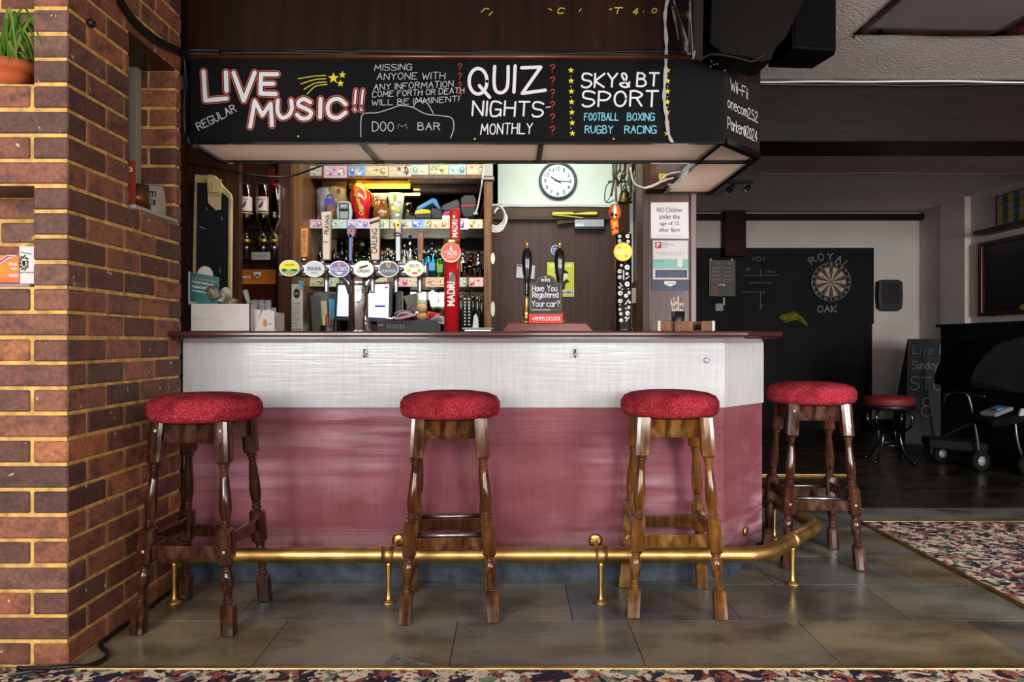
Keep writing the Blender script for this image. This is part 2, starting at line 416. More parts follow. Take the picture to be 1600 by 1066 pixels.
        for L in lines:
            q = []
            for a, b in L:
                u, v = a*fx+slant*b*fy, b*fy
                q.append((u*c-v*sn, u*sn+v*c))
            s.ribbon(m, q, th, mp)
        return s
    def ribbon(s, m, q, th, mp):
        # one painted stroke: a mitred strip with round ends, each laid a hair above the last
        segs, cur = [], [q[0]]
        for i in range(1, len(q)):
            if math.hypot(q[i][0]-cur[-1][0], q[i][1]-cur[-1][1]) < 1e-7: continue
            if len(cur) > 1:
                a1 = math.atan2(cur[-1][1]-cur[-2][1], cur[-1][0]-cur[-2][0]); a2 = math.atan2(q[i][1]-cur[-1][1], q[i][0]-cur[-1][0])
                d = abs((a2-a1+PI) % (2*PI)-PI)
                if d > 1.0: segs.append(cur); cur = [cur[-1]]
            cur.append(q[i])
        segs.append(cur); r = th/2
        o0 = mp(*q[0]); e_ = th*.5
        n = (mp(q[0][0]+e_, q[0][1])-o0).cross(mp(q[0][0], q[0][1]+e_)-o0).normalized()
        if n.dot(Vector((0, 0, H))-o0) < 0: n = -n
        for L in segs:
            if len(L) < 2: continue
            s.lift = getattr(s, 'lift', 0)+1
            nn = n*(s.lift % 40)*.00006
            t = bmesh.new(); V = lambda a, b: t.verts.new(mp(a, b)+nn)
            N = len(L); lf, rt = [], []
            for i in range(N):
                d0 = Vector((L[i][0]-L[i-1][0], L[i][1]-L[i-1][1])) if i else None
                d1 = Vector((L[i+1][0]-L[i][0], L[i+1][1]-L[i][1])) if i < N-1 else None
                if d0 is None: d = d1.normalized(); k = 1
                elif d1 is None: d = d0.normalized(); k = 1
                else:
                    d0.normalize(); d1.normalize(); d = (d0+d1).normalized(); k = 1/max(.6, d.dot(d1))
                lf.append(V(L[i][0]-d.y*r*k, L[i][1]+d.x*r*k)); rt.append(V(L[i][0]+d.y*r*k, L[i][1]-d.x*r*k))
            for i in range(N-1): t.faces.new((lf[i], rt[i], rt[i+1], lf[i+1]))
            for (p, p2, A, Bv) in ((L[0], L[1], lf[0], rt[0]), (L[-1], L[-2], rt[-1], lf[-1])):
                a0 = math.atan2(p[1]-p2[1], p[0]-p2[0]); sgn = -1
                arc = [V(p[0]+r*math.cos(a0+PI/2-k*PI/5), p[1]+r*math.sin(a0+PI/2-k*PI/5)) for k in range(1, 5)]
                try: t.faces.new([Bv]+arc+[A])
                except ValueError: pass
            s.add(t, m)
        return s
    def done(s, name, parent=None, label=None, cat=None, group=None, kind=None, world=True, rz=0, bevel=0):
        me = bpy.data.meshes.new(name); bm = s.bm
        o = bpy.data.objects.new(name, me); COL.objects.link(o)
        if parent is not None:
            o.parent = parent; ORG[o] = ORG[parent]
            if world: bmesh.ops.transform(bm, matrix=ORG[parent].inverted(), verts=bm.verts)
        elif kind != 'structure' and bm.verts:
            xs = [v.co.x for v in bm.verts]; ys = [v.co.y for v in bm.verts]; zs = [v.co.z for v in bm.verts]
            c = Vector(((min(xs)+max(xs))/2, (min(ys)+max(ys))/2, min(zs)))
            bmesh.ops.translate(bm, vec=-c, verts=bm.verts); o.location = c; ORG[o] = Matrix.Translation(c)
        else: ORG[o] = Matrix.Identity(4)
        bm.to_mesh(me); bm.free()
        for m in s.mats: me.materials.append(m)
        setp(o, label, cat, group, kind)
        return o

# hand-lettering strokes on a 0-9 grid: x then y; a-c stand for -1..-3, ~ is a smooth stroke, * an ellipse
GLYPH = {
 'A': ['00 39 60', '14 54'], 'B': ['00 09', '~09 39 57 35 05', '~05 45 62 40 00'], 'C': ['~68 49 19 06 03 10 40 61'], 'D': ['00 09', '~09 39 67 62 30 00'],
 'E': ['69 09 00 60', '05 45'], 'F': ['69 09 00', '05 45'], 'G': ['~68 49 19 06 03 10 40 62', '34 64 60'], 'H': ['00 09', '60 69', '05 65'], 'I': ['00 09'],
 'J': ['~59 52 30 01'], 'K': ['00 09', '69 04 60'], 'L': ['09 00 60'], 'M': ['00 19 43 79 80'], 'N': ['00 09 60 69'], 'O': ['*3,4.5,3,4.5'], 'P': ['00 09', '~09 39 67 44 04'],
 'Q': ['*3,4.5,3,4.5', '42 7a'], 'R': ['00 09', '~09 39 67 45 05', '35 60'], 'S': ['~68 49 19 07 15 54 62 40 10 01'], 'T': ['09 69', '39 30'], 'U': ['~09 04 11 30 51 64 69'],
 'V': ['09 30 69'], 'W': ['09 20 46 60 89'], 'X': ['00 69', '09 60'], 'Y': ['09 35 69', '35 30'], 'Z': ['09 69 00 60'],
 '0': ['*2.5,4.5,2.5,4.5'], '1': ['00 09'], '2': ['~07 29 49 57 34 00', '00 60'], '4': ['40 49 03 63'], '5': ['59 19 15', '~15 45 63 50 20 01'], '8': ['*3,7,2,2', '*3,2.5,2.7,2.5'],
 '!': ['09 03', '*0,.5,.3,.4'], '?': ['~07 29 48 46 24 23', '*2,.5,.3,.4'], '-': ['04 44'], '@': ['*3,4,3,4', '*3.4,4,1.4,2', '56 52'], '&': ['~60 17 29 47 33 02 20 50 63'], '.': ['*0,.3,.3,.3'], "'": ['09 06'],
 'a': ['*2.4,3,2.4,3', '56 50'], 'c': ['~55 36 15 03 11 30 51'], 'd': ['*2.4,3,2.4,3', '59 50'], 'e': ['~04 54 46 16 03 11 30 51'], 'g': ['*2.4,3,2.4,3', '~56 50 3c 0b'], 'h': ['00 09', '~04 36 54 50'],
 'i': ['00 06', '*0,8,.2,.2'], 'k': ['00 09', '46 03 40'], 'm': ['00 06', '~04 26 34 30', '~34 56 64 60'], 'n': ['00 06', '~04 26 44 40'], 'o': ['*2.5,3,2.5,3'], 'r': ['00 06', '~03 26 45'], 's': ['~45 26 05 33 41 10 01'],
 't': ['29 20', '06 46'], 'u': ['~06 02 20 41 46', '46 40'], 'v': ['06 20 46'], 'y': ['06 30', '66 1c'],
}
def stroke(st):
    if st[0] == '*':
        cx, cy, rx, ry = (float(x) for x in st[1:].split(','))
        return ell(cx, cy, rx, ry, 20)+[(cx+rx, cy)]
    cv = lambda ch: {'a': -1, 'b': -2, 'c': -3}.get(ch) if ch in 'abc' else int(ch)
    pts = [(cv(q[0]), cv(q[1])) for q in st.lstrip('~').split()]
    if st[0] == '~': return [(v.x, v.y) for v in spline([Vector((a, b, 0)) for a, b in pts], 5)]
    return pts
def star(cx, cy, r, a0=PI/2): return [(cx+(r if k % 2 == 0 else r*.42)*math.cos(a0+k*PI/5), cy-(r if k % 2 == 0 else r*.42)*math.sin(a0+k*PI/5)) for k in range(10)]

# ================================================================ the room
CZ = 2.385                       # ceiling height
XR, YF = 4.51, 8.5               # right wall, far wall
XL, YB = -3.0, WIN_Y             # left wall, window wall behind the camera
PX, PY0, PY1 = -1.313, 2.27, 3.05   # brick pier: its right face, its front and its far end

b = B()
b.box(mGrout, XL-.2, XR+.2, YB-.2, YF+.2, -.12, -.004)
y = 2.253; k = 0; offs = [.112, .30, .05, .22, .41, .13, .33, .02, .25, .4, .1, .3]
while y < YF:
    dy = .397 if k < 3 else .5
    x = -3.0-offs[k % 12]
    while x < XR:
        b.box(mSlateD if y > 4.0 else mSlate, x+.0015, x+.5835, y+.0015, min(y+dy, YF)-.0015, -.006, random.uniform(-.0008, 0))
        x += .585
    y += dy; k += 1
b.done('floor', kind='structure')
b = B()                          # chipped, broken edge of one slab by the front carpet
pts = [(595, 1049), (607, 1030), (618, 1021), (636, 1027), (668, 1037), (706, 1046)]
P2 = [((px-800)*H/(py-533), H*F/(py-533)) for px, py in pts]
b.vprism(C('6f6a60', .9, var=.4, scale=40, bump=.6, bs=60), P2, -.002, .0012)
b.done('slab_crack', label='chipped rough grey patch in the slate slab at the front carpet edge', cat='chipped slab')

b = B()
b.vprism(mCarpet, [(XL, YB), (XR, YB), (XR, 4.08), (1.855, 4.08), (1.855, 2.245), (XL, 2.245)], .0, .008)
b.done('carpet', label='dark floral patterned carpet in front of and to the right of the slate floor', cat='carpet')
b = B(); b.box(mBrass, -1.33, 1.868, 2.238, 2.256, 0, .011, .003); b.done('trim_1', kind='structure')
b = B(); b.box(mBrass, 1.846, 1.862, 2.25, 4.09, 0, .0105, .003); b.done('trim_2', kind='structure')
b = B(); b.box(mBrass, 1.85, XR, 4.072, 4.09, 0, .0105, .003); b.done('trim_3', kind='structure')
b = B(); b.box(mBrass, 1.70, 2.40, 5.5, 5.545, 0, .01, .003); b.done('trim_4', kind='structure')

# --- brick pier on the left, laid brick by brick
COURSE, BH, BL, BD, J = .075, .064, .2155, .1025, .0105
b = B()
def brick(x0, x1, y0, y1, k):
    jz = random.uniform(-.0012, .0012)
    b.box(mBrick, x0, x1, y0, y1, k*COURSE+.0055+jz, k*COURSE+.0055+BH+jz, .004, seg=1)
ZN = 32
for k in range(ZN):
    odd = k % 2 == 1
    fn = (15 <= k < 19) or (23 <= k < 28)          # niches in the front face
    so = 19 <= k < 27                               # opening in the side face
    # front face
    xs = PX
    if odd:
        if fn: brick(PX-.1025, PX, PY0, PY0+BD, k)
        else: brick(PX-BL, PX, PY0, PY0+BD, k); xs = PX-BL-J
    else: brick(PX-BD, PX, PY0, PY0+BL, k); xs = PX-BD-J
    if fn:
        xx = PX-.11 if odd else PX-.20
        while xx > -2.4:
            brick(xx-BL, xx, PY0+.19, PY0+.25, k); xx -= BL+J
    else:
        while xs > -2.4: brick(xs-BL, xs, PY0, PY0+BD, k); xs -= BL+J
    # side face
    ys = PY0+(BD if odd else BL)+J
    while ys < PY1-.01:
        ye = min(ys+BL, PY1)
        segs = [(ys, ye)]
        if so:
            segs = []
            if ys < 2.637: segs.append((ys, min(ye, 2.637)))
        for a, c in segs:
            if c-a > .02: brick(PX-BD, PX, a, c, k)
        ys += BL+J
    if so:
        brick(PX-(BL if odd else BD), PX, 3.0, PY1, k)
        if not odd: brick(PX-BL-.02, PX-BD-J, 3.0, PY1, k)
e = .005
def mort(x0, x1, y0, y1, z0, z1): b.box(mMortar, x0, x1, y0, y1, z0, z1)
xl, xf, yf, yb = -2.6, PX-e, PY0+e, PY1-e
xj = PX-.1025+.001
mort(xl, xf, yf, yb, 0, 1.125)
mort(xl, xf, PY0+.195, yb, 1.125, 1.425); mort(xj, xf, yf, PY0+.195, 1.125, 1.425)
mort(xl, xf, yf, 2.637-.002, 1.425, 1.725); mort(xl, -1.56, 2.6, yb, 1.425, 1.725); mort(xl, xf, 3.0+e, yb, 1.425, 1.725)
mort(xl, xf, PY0+.195, 2.637-.002, 1.725, 2.025); mort(xj, xf, yf, PY0+.195, 1.725, 2.025); mort(xl, -1.56, 2.6, yb, 1.725, 2.025); mort(xl, xf, 3.0+e, yb, 1.725, 2.025)
mort(xl, xf, PY0+.195, yb, 2.025, 2.1); mort(xj, xf, yf, PY0+.195, 2.025, 2.1)
mort(xl, xf, yf, yb, 2.1, CZ)
b.box(mDark, PX-.22, PX-.004, 2.637, 3.0, 2.02, 2.03)
for z_ in (1.4235, 2.0985): b.box(mDark, -2.4, PX-.1025, PY0+.006, PY0+.195, z_, z_+.006)
b.done('wall_left', kind='structure')
b = B()                                            # side opening: slate sill and pale jamb board
b.box(C('a9a6a0', .35), PX-.235, PX+.012, 2.655, 2.80, 1.4235, 1.438, .003); b.box(C('a9a6a0', .35), PX-.235, PX+.012, 2.803, 2.995, 1.4235, 1.438, .003)
b.done('trim_5', kind='structure')
b = B(); b.box(C('a29c90', .6), PX-.165, PX-.132, 2.955, 2.995, 1.438, 2.02, .002); b.box(C('3a2418'), PX-.245, PX-.222, 2.65, 2.94, 1.438, 2.02); b.done('trim_6', kind='structure')

# --- outer walls and ceiling
b = B(); b.box(mWall, XL-.1, XL, YB, YF, 0, CZ); b.done('wall_outer_left', kind='structure')
b = B(); b.box(mWall, XR, XR+.1, YB, YF, 0, CZ); b.box(mWall, XR-.06, XR, 7.55, 7.98, 0, CZ); b.done('wall_right', kind='structure')
b = B()
xs = [XL-.1]+[v for w_ in WINS for v in w_]+[XR+.1]
for i in range(0, len(xs), 2): b.box(mWall, xs[i], xs[i+1], YB-.1, YB, 0, CZ)
for a, c in WINS: b.box(mWall, a, c, YB-.1, YB, 0, WIN_Z[0]); b.box(mWall, a, c, YB-.1, YB, WIN_Z[1], CZ)
b.done('wall_back', kind='structure')
for i, (a, c) in enumerate(WINS):
    b = B(); z0, z1 = WIN_Z
    for x in (a, (a+c)/2-.02, c-.04): b.box(C('d8d6d0'), x, x+.04, YB-.08, YB-.03, z0, z1)
    for z in (z0, z0+.72, z1-.04): b.box(C('d8d6d0'), a, c, YB-.08, YB-.03, z, z+.04)
    b.done('window_%d' % (i+1), kind='structure')
b = B()
b.box(mWall, -3, XR+.1, YF, YF+.1, 0, CZ)
b.done('wall_far', kind='structure')
b = B(); b.prism(mFarBlack, [(1.2, 0), (3.98, 0), (3.98, 1.155), (4.0, 1.155), (4.0, 1.995), (1.2, 1.995)], YF-.012, YF, 0); b.done('trim_7', kind='structure')
b = B(); b.box(C('1a1413'), 3.98, XR, YF-.02, YF, 0, .1); b.done('baseboard_far', kind='structure')
b = B(); b.box(mPlaster, XL-.1, XR+.1, YB-.1, YF+.1, CZ, CZ+.1); b.done('ceiling', kind='structure')
b = B(); b.box(mBeam, 1.0, XR, 4.16, 4.5, 2.045, CZ-.002, .012); b.done('beam', kind='structure')
b = B(); b.box(C('1c0f0d', .6, spec=.12), 1.2, XR, YF-.1, YF-.012, Z(343, 8.4), Z(334, 8.4)); b.box(C('230f0d', .6, spec=.12), X(1133, 8.35), X(1166, 8.35), 8.35, YF-.012, Z(400, 8.35), CZ-.002, .005); b.done('trim_8', kind='structure')
# bar back room: door wall, panelled wall, side post with notices
YD = 5.3
b = B(); b.box(mCream, X(766, YD), X(1010, YD), YD, YD+.1, Z(319, YD), CZ-.002); b.box(mDark, X(750, YD), X(778, YD), YD-.0, YD+.1, 0, CZ-.002); b.box(mDark, X(955, YD), 1.02, YD, YD+.1, 0, Z(319, YD)); b.box(mDarkH, X(770, YD), X(965, YD), YD-.03, YD+.06, Z(344, YD), Z(322, YD)); b.done('wall_bar_back', kind='structure')
b = B(); b.box(mDoor, X(778, YD), X(957, YD), YD+.02, YD+.06, .01, Z(344, YD)); b.done('door_1', kind='structure')
YW = 4.32
b = B(); b.box(mDark, -3, X(373, YW), YW, YW+.06, 0, CZ-.002); b.box(mDark, -1.86, -1.80, YW+.06, 4.84, 0, CZ-.002)
b.box(mDark, -1.80, X(452, 4.8), 4.78, 4.84, 0, CZ-.002); b.done('wall_panelled', kind='structure')
b = B(); b.box(mMid, X(455, 4.66), X(471, 4.66), 4.66, 5.2, 0, CZ-.002, .004); b.box(mDark, X(432, 4.62), X(455, 4.62), 4.64, 4.78, 0, CZ-.002, .004); b.done('column', kind='structure')
YP = 4.2
b = B(); b.box(wood('post_wood', '3a211c', '553430', .35, (14, 14, .8), 2, .3, .05), X(1012, YP), X(1080, YP), YP, YP+.06, 0, CZ-.002)
b.box(mDoor, X(1003, YP), X(1013, YP), YP-.02, YP+.2, 0, CZ-.002, .004); b.box(C('6a4a4c', .35), X(1078, YP), X(1087, YP), YP-.02, YD, 0, CZ-.002, .004); b.done('wall_notice', kind='structure')
b = B(); b.box(mPly, -1.45, .86, 3.13, 3.17, 2.06, CZ-.002)
b.vprism(mPly, [(.86, 3.13), (1.10, 3.40), (1.10, 4.46), (1.06, 4.46), (1.06, 3.42), (.84, 3.17)], 2.06, CZ-.002); b.done('wall_bulkhead', kind='structure')

# ================================================================ the bar itself
fr = [(PX+.002, 3.06), (.847, 3.06), (1.086, 3.315), (1.086, 4.19)]
def ribbonwall(bb, m, pts, t, z0, z1):
    for (a, c) in zip(pts, pts[1:]):
        d = Vector((c[0]-a[0], c[1]-a[1])).normalized(); n = Vector((-d.y, d.x))*t
        bb.vprism(m, [a, c, (c[0]+n.x, c[1]+n.y), (a[0]+n.x, a[1]+n.y)], z0, z1)
bar = R('bar_counter', 'long bar front with white band over maroon panels and dark plinth', 'bar counter', (0, 3.2, 0))
off = lambda d: [(PX+.002, 3.06+d), (.847-.42*d, 3.06+d), (1.086-d, 3.315+.40*d), (1.086-d, 4.19)]
b = B(); ribbonwall(b, mWhiteP, off(0), .03, .70, .962); b.done('upper_panel', bar, 'white painted upper band')
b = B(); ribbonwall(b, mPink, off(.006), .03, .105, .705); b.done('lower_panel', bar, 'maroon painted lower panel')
b = B(); ribbonwall(b, mPlinth, off(.028), .03, 0, .106); b.done('plinth', bar, 'dark blue-grey plinth')
for px in (571, 898):
    b = B(); x = X(px, 3.06); z = Z(548, 3.06)
    b.box(mSteel, x-.006, x+.006, 3.055, 3.06, z-.012, z+.016, .002); b.tube(mSteel, [(x, 3.056, z+.006), (x, 3.035, z), (x, 3.028, z-.016), (x, 3.034, z-.026), (x, 3.045, z-.02), (x, 3.046, z-.008)], .0035, 6)
    b.done('bag_hook', bar, 'small metal bag hook')
b = B(); x, z = X(1104, 3.06), Z(563, 3.06)
b.lathe(C('b9bcc4', .3), [(0, 0), (.013, 0), (.013, .004), (.007, .007), (0, .007)], (x, 3.06, z), 20, Matrix.Rotation(PI/2, 4, 'X'))
for k in range(4): b.ball(mInk, (x+.008*math.cos(k*1.57+.5), 3.0535, z+.008*math.sin(k*1.57+.5)), .0022, 8)
b.done('hook_plate', bar, 'round metal plate left by a missing hook')
b = B(); t = .45; x, yv = .847+.239*.52, 3.06+.255*.52; n = Vector((.73, -.684, 0))
Tm = Matrix.Translation(Vector((x, yv, Z(830, yv)))+n*.001) @ n.to_track_quat('Z', 'Y').to_matrix().to_4x4()
b.lathe(mBrass, [(0, 0), (.02, 0), (.02, .004), (.012, .006), (0, .006)], (0, 0, 0), 20, Tm); b.done('end_plate', bar, 'oval brass plate on the angled end')
top = B()
def offs_top(d): return [(PX+.002, 2.93+d), (.90-.42*d, 2.93+d), (1.15-d*1.1, 3.262+.3*d), (1.15-d, 4.19)]
o1 = offs_top(0); o2 = offs_top(.55)
outer = o1; inner = [(.62, 4.19), (.62, 3.44), (PX+.002, 3.44)]
left = [(-2.0, 3.44), (-2.0, 3.056), (PX+.002, 3.056)]
top.vprism(mTop, [o1[0], o1[1], o1[2], o1[3], (.62, 4.19), (.62, 3.44), (-2.0, 3.44), (-2.0, 3.056), (PX+.002, 3.056)], .981, 1.003, .007)
# moulding sloping from the lip back to the white band
oa, ob = offs_top(.02), off(-.002)
for i in range(3):
    t = bmesh.new(); a, c, d_, e_ = oa[i], oa[i+1], ob[i+1], ob[i]
    V = [t.verts.new(p) for p in ((a[0], a[1], .982), (c[0], c[1], .982), (d_[0], d_[1], .982), (e_[0], e_[1], .982), (a[0], a[1], .974), (c[0], c[1], .974), (d_[0], d_[1], .958), (e_[0], e_[1], .958))]
    for q in ((0, 1, 2, 3), (4, 7, 6, 5), (0, 4, 5, 1), (3, 2, 6, 7), (1, 5, 6, 2), (0, 3, 7, 4)): t.faces.new([V[k] for k in q])
    bmesh.ops.recalc_face_normals(t, faces=t.faces[:])
    top.add(t, mTop)
top.done('worktop', label='long dark varnished maroon wooden counter top', cat='counter top')

# foot rail
rail = R('foot_rail', 'long brass foot rail running along the bottom of the bar', 'foot rail', (0, 2.83, 0))
RZ = .177
b = B(); path = [(-1.275, 2.83, RZ), (-.4, 2.83, RZ), (.3, 2.83, RZ), (.80, 2.83, RZ), (.90, 2.838, RZ), (.985, 2.895, RZ), (1.11, 3.045, RZ), (1.235, 3.195, RZ), (1.285, 3.27, RZ), (1.293, 3.36, RZ), (1.287, 3.7, RZ), (1.28, 4.15, RZ)]
b.tube(mBrass, path, .0285, 20, 6); b.ball(mBrass, path[0], .034)
b.done('rail', rail)
posts = [(-1.245, 2.83, 0), (X(607, 2.83), 2.83, 0), (X(939, 2.83), 2.83, 0), (1.112, 3.045, .876), (1.28, 3.75, 1.57)]
for i, (x, yv, a) in enumerate(posts):
    b = B()
    b.lathe(mBrassB, [(0, 0), (.029, 0), (.029, .004), (.014, .011), (.010, .02), (.0085, .06), (.0115, .14), (.012, .15)], (x, yv, 0), 20)
    d = Vector((math.cos(a), math.sin(a), 0))*.022; c = Vector((x, yv, RZ))
    p = b.done('post', rail)
    b = B(); b.cyl(mBrass, c-d, c+d, .0315, n=24); b.done('collar', p)
for x in (X(621, 3.03), X(932, 3.03)):
    z = Z(845, 3.06)
    b = B(); b.lathe(mBrassB, [(0, 0), (.028, 0), (.028, .003), (.016, .007), (0, .008)], (x, 3.066, z), 24, Matrix.Rotation(PI/2, 4, 'X'))
    for k in range(3): b.ball(mDark, (x+.019*math.cos(k*2.1+.6), 3.06, z+.019*math.sin(k*2.1+.6)), .003, 8)
    b.tube(mBrassB, [(x, 3.06, z), (x-.004, 2.99, z-.008), (x-.01, 2.9, z-.01), (x-.012, 2.84, RZ+.02)], .008, 8)
    b.done('wall_bracket', rail)

# ---------------------------------------------------------------- bar stools
def bead(z, h, r0, r1, n=5): return [(z+h*k/n, r0+(r1-r0)*math.sin(PI*k/n), 0) for k in range(n+1)]
LEGP = ([(0, .0205, 1), (.004, .0235, 1), (.093, .0225, 1), (.099, .0175, .8), (.0995, .0125, 0)] + bead(.103, .012, .0125, .0185) + [(.1155, .0118, 0), (.119, .0118, 0)] + bead(.1195, .009, .0125, .0165) +
        [(.129, .0125, 0), (.140, .0150, 0), (.158, .0192, 0), (.180, .0212, 0), (.196, .0190, 0), (.208, .0148, 0), (.212, .0128, 0)] + bead(.2125, .010, .013, .0185) + [(.223, .0135, 0), (.2235, .0185, .8), (.231, .0250, 1), (.337, .0250, 1), (.345, .0185, .8), (.3455, .0135, 0)] +
        bead(.348, .012, .0135, .0195) + [(.3605, .0130, 0)] + bead(.362, .008, .0135, .0172) + [(.3705, .0140, 0), (.385, .0180, 0), (.405, .0205, 0), (.425, .0208, 0), (.46, .0186, 0), (.50, .0150, 0), (.530, .0122, 0)] + bead(.531, .008, .0125, .0165) + [(.5395, .0118, 0)] +
        bead(.541, .013, .0125, .0190) + [(.5545, .0130, 0), (.555, .0185, .8), (.563, .0250, 1), (.695, .0250, 1)])
def leg_mesh(m, top, foot):
    b = B(); t = bmesh.new(); rings = []; n = 16
    top, foot = Vector(top), Vector(foot)
    for z, r, p in LEGP:
        c = foot.lerp(top, z/.695); ring = []
        for i in range(n):
            a = 2*PI*i/n; ca, sa = math.cos(a), math.sin(a)
            q = 1+p*(min(1/max(abs(ca), abs(sa)), 1.27)-1)
            ring.append(t.verts.new((c.x+ca*r*q, c.y+sa*r*q, c.z)))
        rings.append(ring)
    for k, (A, D) in enumerate(zip(rings, rings[1:])):
        sq = LEGP[k][2] > .9 and LEGP[k+1][2] > .9
        for i in range(n):
            f = t.faces.new((A[i], A[(i+1) % n], D[(i+1) % n], D[i]))
    t.faces.new(rings[0][::-1]); t.faces.new(rings[-1])
    b.add(t, m, True)
    b.bm.faces.ensure_lookup_table()
    for k in range(len(LEGP)-1):
        dz, dr = LEGP[k+1][0]-LEGP[k][0], abs(LEGP[k+1][1]-LEGP[k][1])
        if LEGP[k][2] > .55 and LEGP[k+1][2] > .55 or dz < .0012 or LEGP[k][2] != LEGP[k+1][2]:
            for i in range(n): b.bm.faces[k*n+i].smooth = False
    for f in b.bm.faces:                                   # crisp flats on the square blocks
        f.smooth = f.smooth and abs(f.normal.z) < .9
    return b
def make_stool(label, loc, rz, m, seat_m, strip, seat_r=.187, bolts=False):
    r = R('bar_stool', label, 'bar stool', loc, rz, 'red-topped bar stools')
    b = B()
    q = seat_r/.19
    b.lathe(seat_m, [(0, .69), (.16*q, .69), (.180*q, .697), (.188*q, .710), (.1895*q, .722), (.1875*q, .7245), (.1905*q, .727), (.189*q, .745), (.176*q, .764), (.150*q, .775), (.10*q, .782), (0, .785)], n=48)
    b.done('seat', r, world=False)
    tx, ty, fx, fy = .108, .112, .152, .168
    pos = lambda sx, sy, z: Vector((sx*(fx+(tx-fx)*z/.695), sy*(fy+(ty-fy)*z/.695), z))
    for sx in (-1, 1):
        for sy in (-1, 1):
            b = leg_mesh(m, (sx*tx, sy*ty, .695), (sx*fx, sy*fy, 0))
            if bolts and sy < 0:
                for z in (.665, .27):
                    p = pos(sx, sy, z); b.ball(C('b9b4a8', .4), (p.x, p.y-.0235, p.z), (.006, .003, .006), 10)
            b.done('leg', r, world=False)
    def bar_(name, a, c, hh, tt, z):
        b = B(); d = (c-a); L = d.length; ang = math.atan2(d.y, d.x)
        b.cbox(m, (a+c)/2, (L-.036, tt, hh), (0, 0, ang), .004); b.done(name, r, world=False)
    for s in (-1, 1):
        bar_('apron_rail', pos(-1, s, .655), pos(1, s, .655), .066, .022, 0)
        bar_('apron_rail', pos(s, -1, .655), pos(s, 1, .655), .066, .022, 0)
        bar_('stretcher', pos(-1, s, .265), pos(1, s, .265), .044, .024, 0)
        bar_('stretcher', pos(s, -1, .295), pos(s, 1, .295), .042, .022, 0)
        if strip:
            a, c = pos(-1, s, .293), pos(1, s, .293); b = B()
            b.cyl(mSteel, a+Vector((.018, 0, 0)), c-Vector((.018, 0, 0)), .0085, n=12); b.done('foot_strip', r, 'worn metal foot strip', world=False)
    return r
w1 = stool_wood('stool_wood_dark', '1a0c07', '3d1f12', '6b4630')
w2 = stool_wood('stool_wood_brown', '24110a', '57300f', '8a5c34')
w3 = stool_wood('stool_wood_golden', '38200b', '744717', 'a77c44')
w4 = stool_wood('stool_wood_red', '200f0a', '4a2418', '77503c')
make_stool('red-seated stool with dark brown legs standing against the brick pier', (-1.075, 2.695, 0), math.radians(-2), w1, mFabric, False, .192, True)
make_stool('red-seated stool with brown legs and metal foot strips before the maroon panel', (-.225, 2.80, 0), math.radians(3.5), w2, mFabric, True, .182)
make_stool('red-seated stool with golden brown legs and plain stretchers near the bar corner', (.583, 2.845, 0), math.radians(-3), w3, mFabric, False, .18)
make_stool('red-seated stool with reddish legs standing beyond the bar corner', (1.33, 3.42, 0), math.radians(-4.5), w4, mFabric, True, .19, True)

# ================================================================ canopy over the bar
YC = 3.10
can = R('bar_canopy', 'black canopy over the bar with hand-lettered chalkboard fronts', 'canopy', (0, YC, 1.768))
zb, zt = 1.768, 2.098
b = B(); b.box(mBlackB, PX+.004, .8525, YC, YC+.03, zb, zt); fas = b.done('chalkboard_front', can)
def inkp(m, s, x0, yb, w_, h_, th, rot=0, slant=0, gap=2.2, jit=.25, Y=YC-.001):
    bb.ink(m, s, lambda u, v: at(x0+u, yb-v, Y), w_, h_, th, math.radians(rot), slant, gap, jit)
# LIVE MUSIC!! in thick white letters with a red keyline
def thick(paths, th):
    for m, t, dY in ((mChalkRed, th+5.0, .0005), (mBlackB, th+2.2, .0022), (mChalk, th-.6, .0038)):
        bb.lift = 0
        for q in paths: bb.ribbon(m, q, t, lambda a, c: at(a, c, YC-dY))
def sp(*p): return [(v.x, v.y) for v in spline([Vector((a, c, 0)) for a, c in p], 6)]
bb = B()
thick([[(318, 112), (321, 157), (354, 154)], [(353, 113), (354, 142)], [(365, 114), (381, 157), (398, 114)], [(433, 116), (408, 116), (407, 146), (431, 147)], [(407, 131), (427, 131)]], 7.5)
thick([[(391, 198), (398, 158), (410, 180), (423, 162), (425, 196)], sp((434, 157), (434, 175), (441, 184), (451, 180), (456, 170), (455, 157)), sp((485, 160), (475, 155), (467, 159), (467, 165), (478, 170), (486, 176), (482, 184), (471, 185), (464, 179)), [(501, 155), (500, 183)], sp((540, 163), (530, 155), (518, 157), (512, 168), (516, 181), (528, 184), (540, 176))], 7)
thick([[(556, 141), (554, 162)], [(567, 141), (565, 162)], ell(555, 171, 1.2, 1.2, 8), ell(565, 171, 1.2, 1.2, 8)], 4)
bb.done('lettering', fas, 'LIVE MUSIC in white letters outlined red')
bb = B()
inkp(mChalkThin, 'REGULAR', 311, 204, 66, 12, 1.4, 27)
bb.done('lettering', fas, 'REGULAR in slanting white')
bb = B()
for s, x, y_, w_, h_ in (('MISSING', 585, 110, 58, 9), ('ANYONE WITH', 589, 125, 106, 10), ('ANY INFORMATION', 584, 141, 124, 9), ('COME FORTH OR DEATH', 582, 152, 143, 8.5), ('WILL BE IMMINENT!', 581, 165, 136, 8.5)):
    inkp(mChalkThin, s, x, y_, w_, h_, 1.05, 2.5 if y_ > 130 else 1, .1, jit=.5)
inkp(mChalkThin, 'DOO', 582, 205, 33, 14, 1.3); inkp(mChalkGrey, 'M', 621, 201, 15, 7, 1.1); inkp(mChalkThin, 'BAR', 653, 203, 34, 11, 1.3)
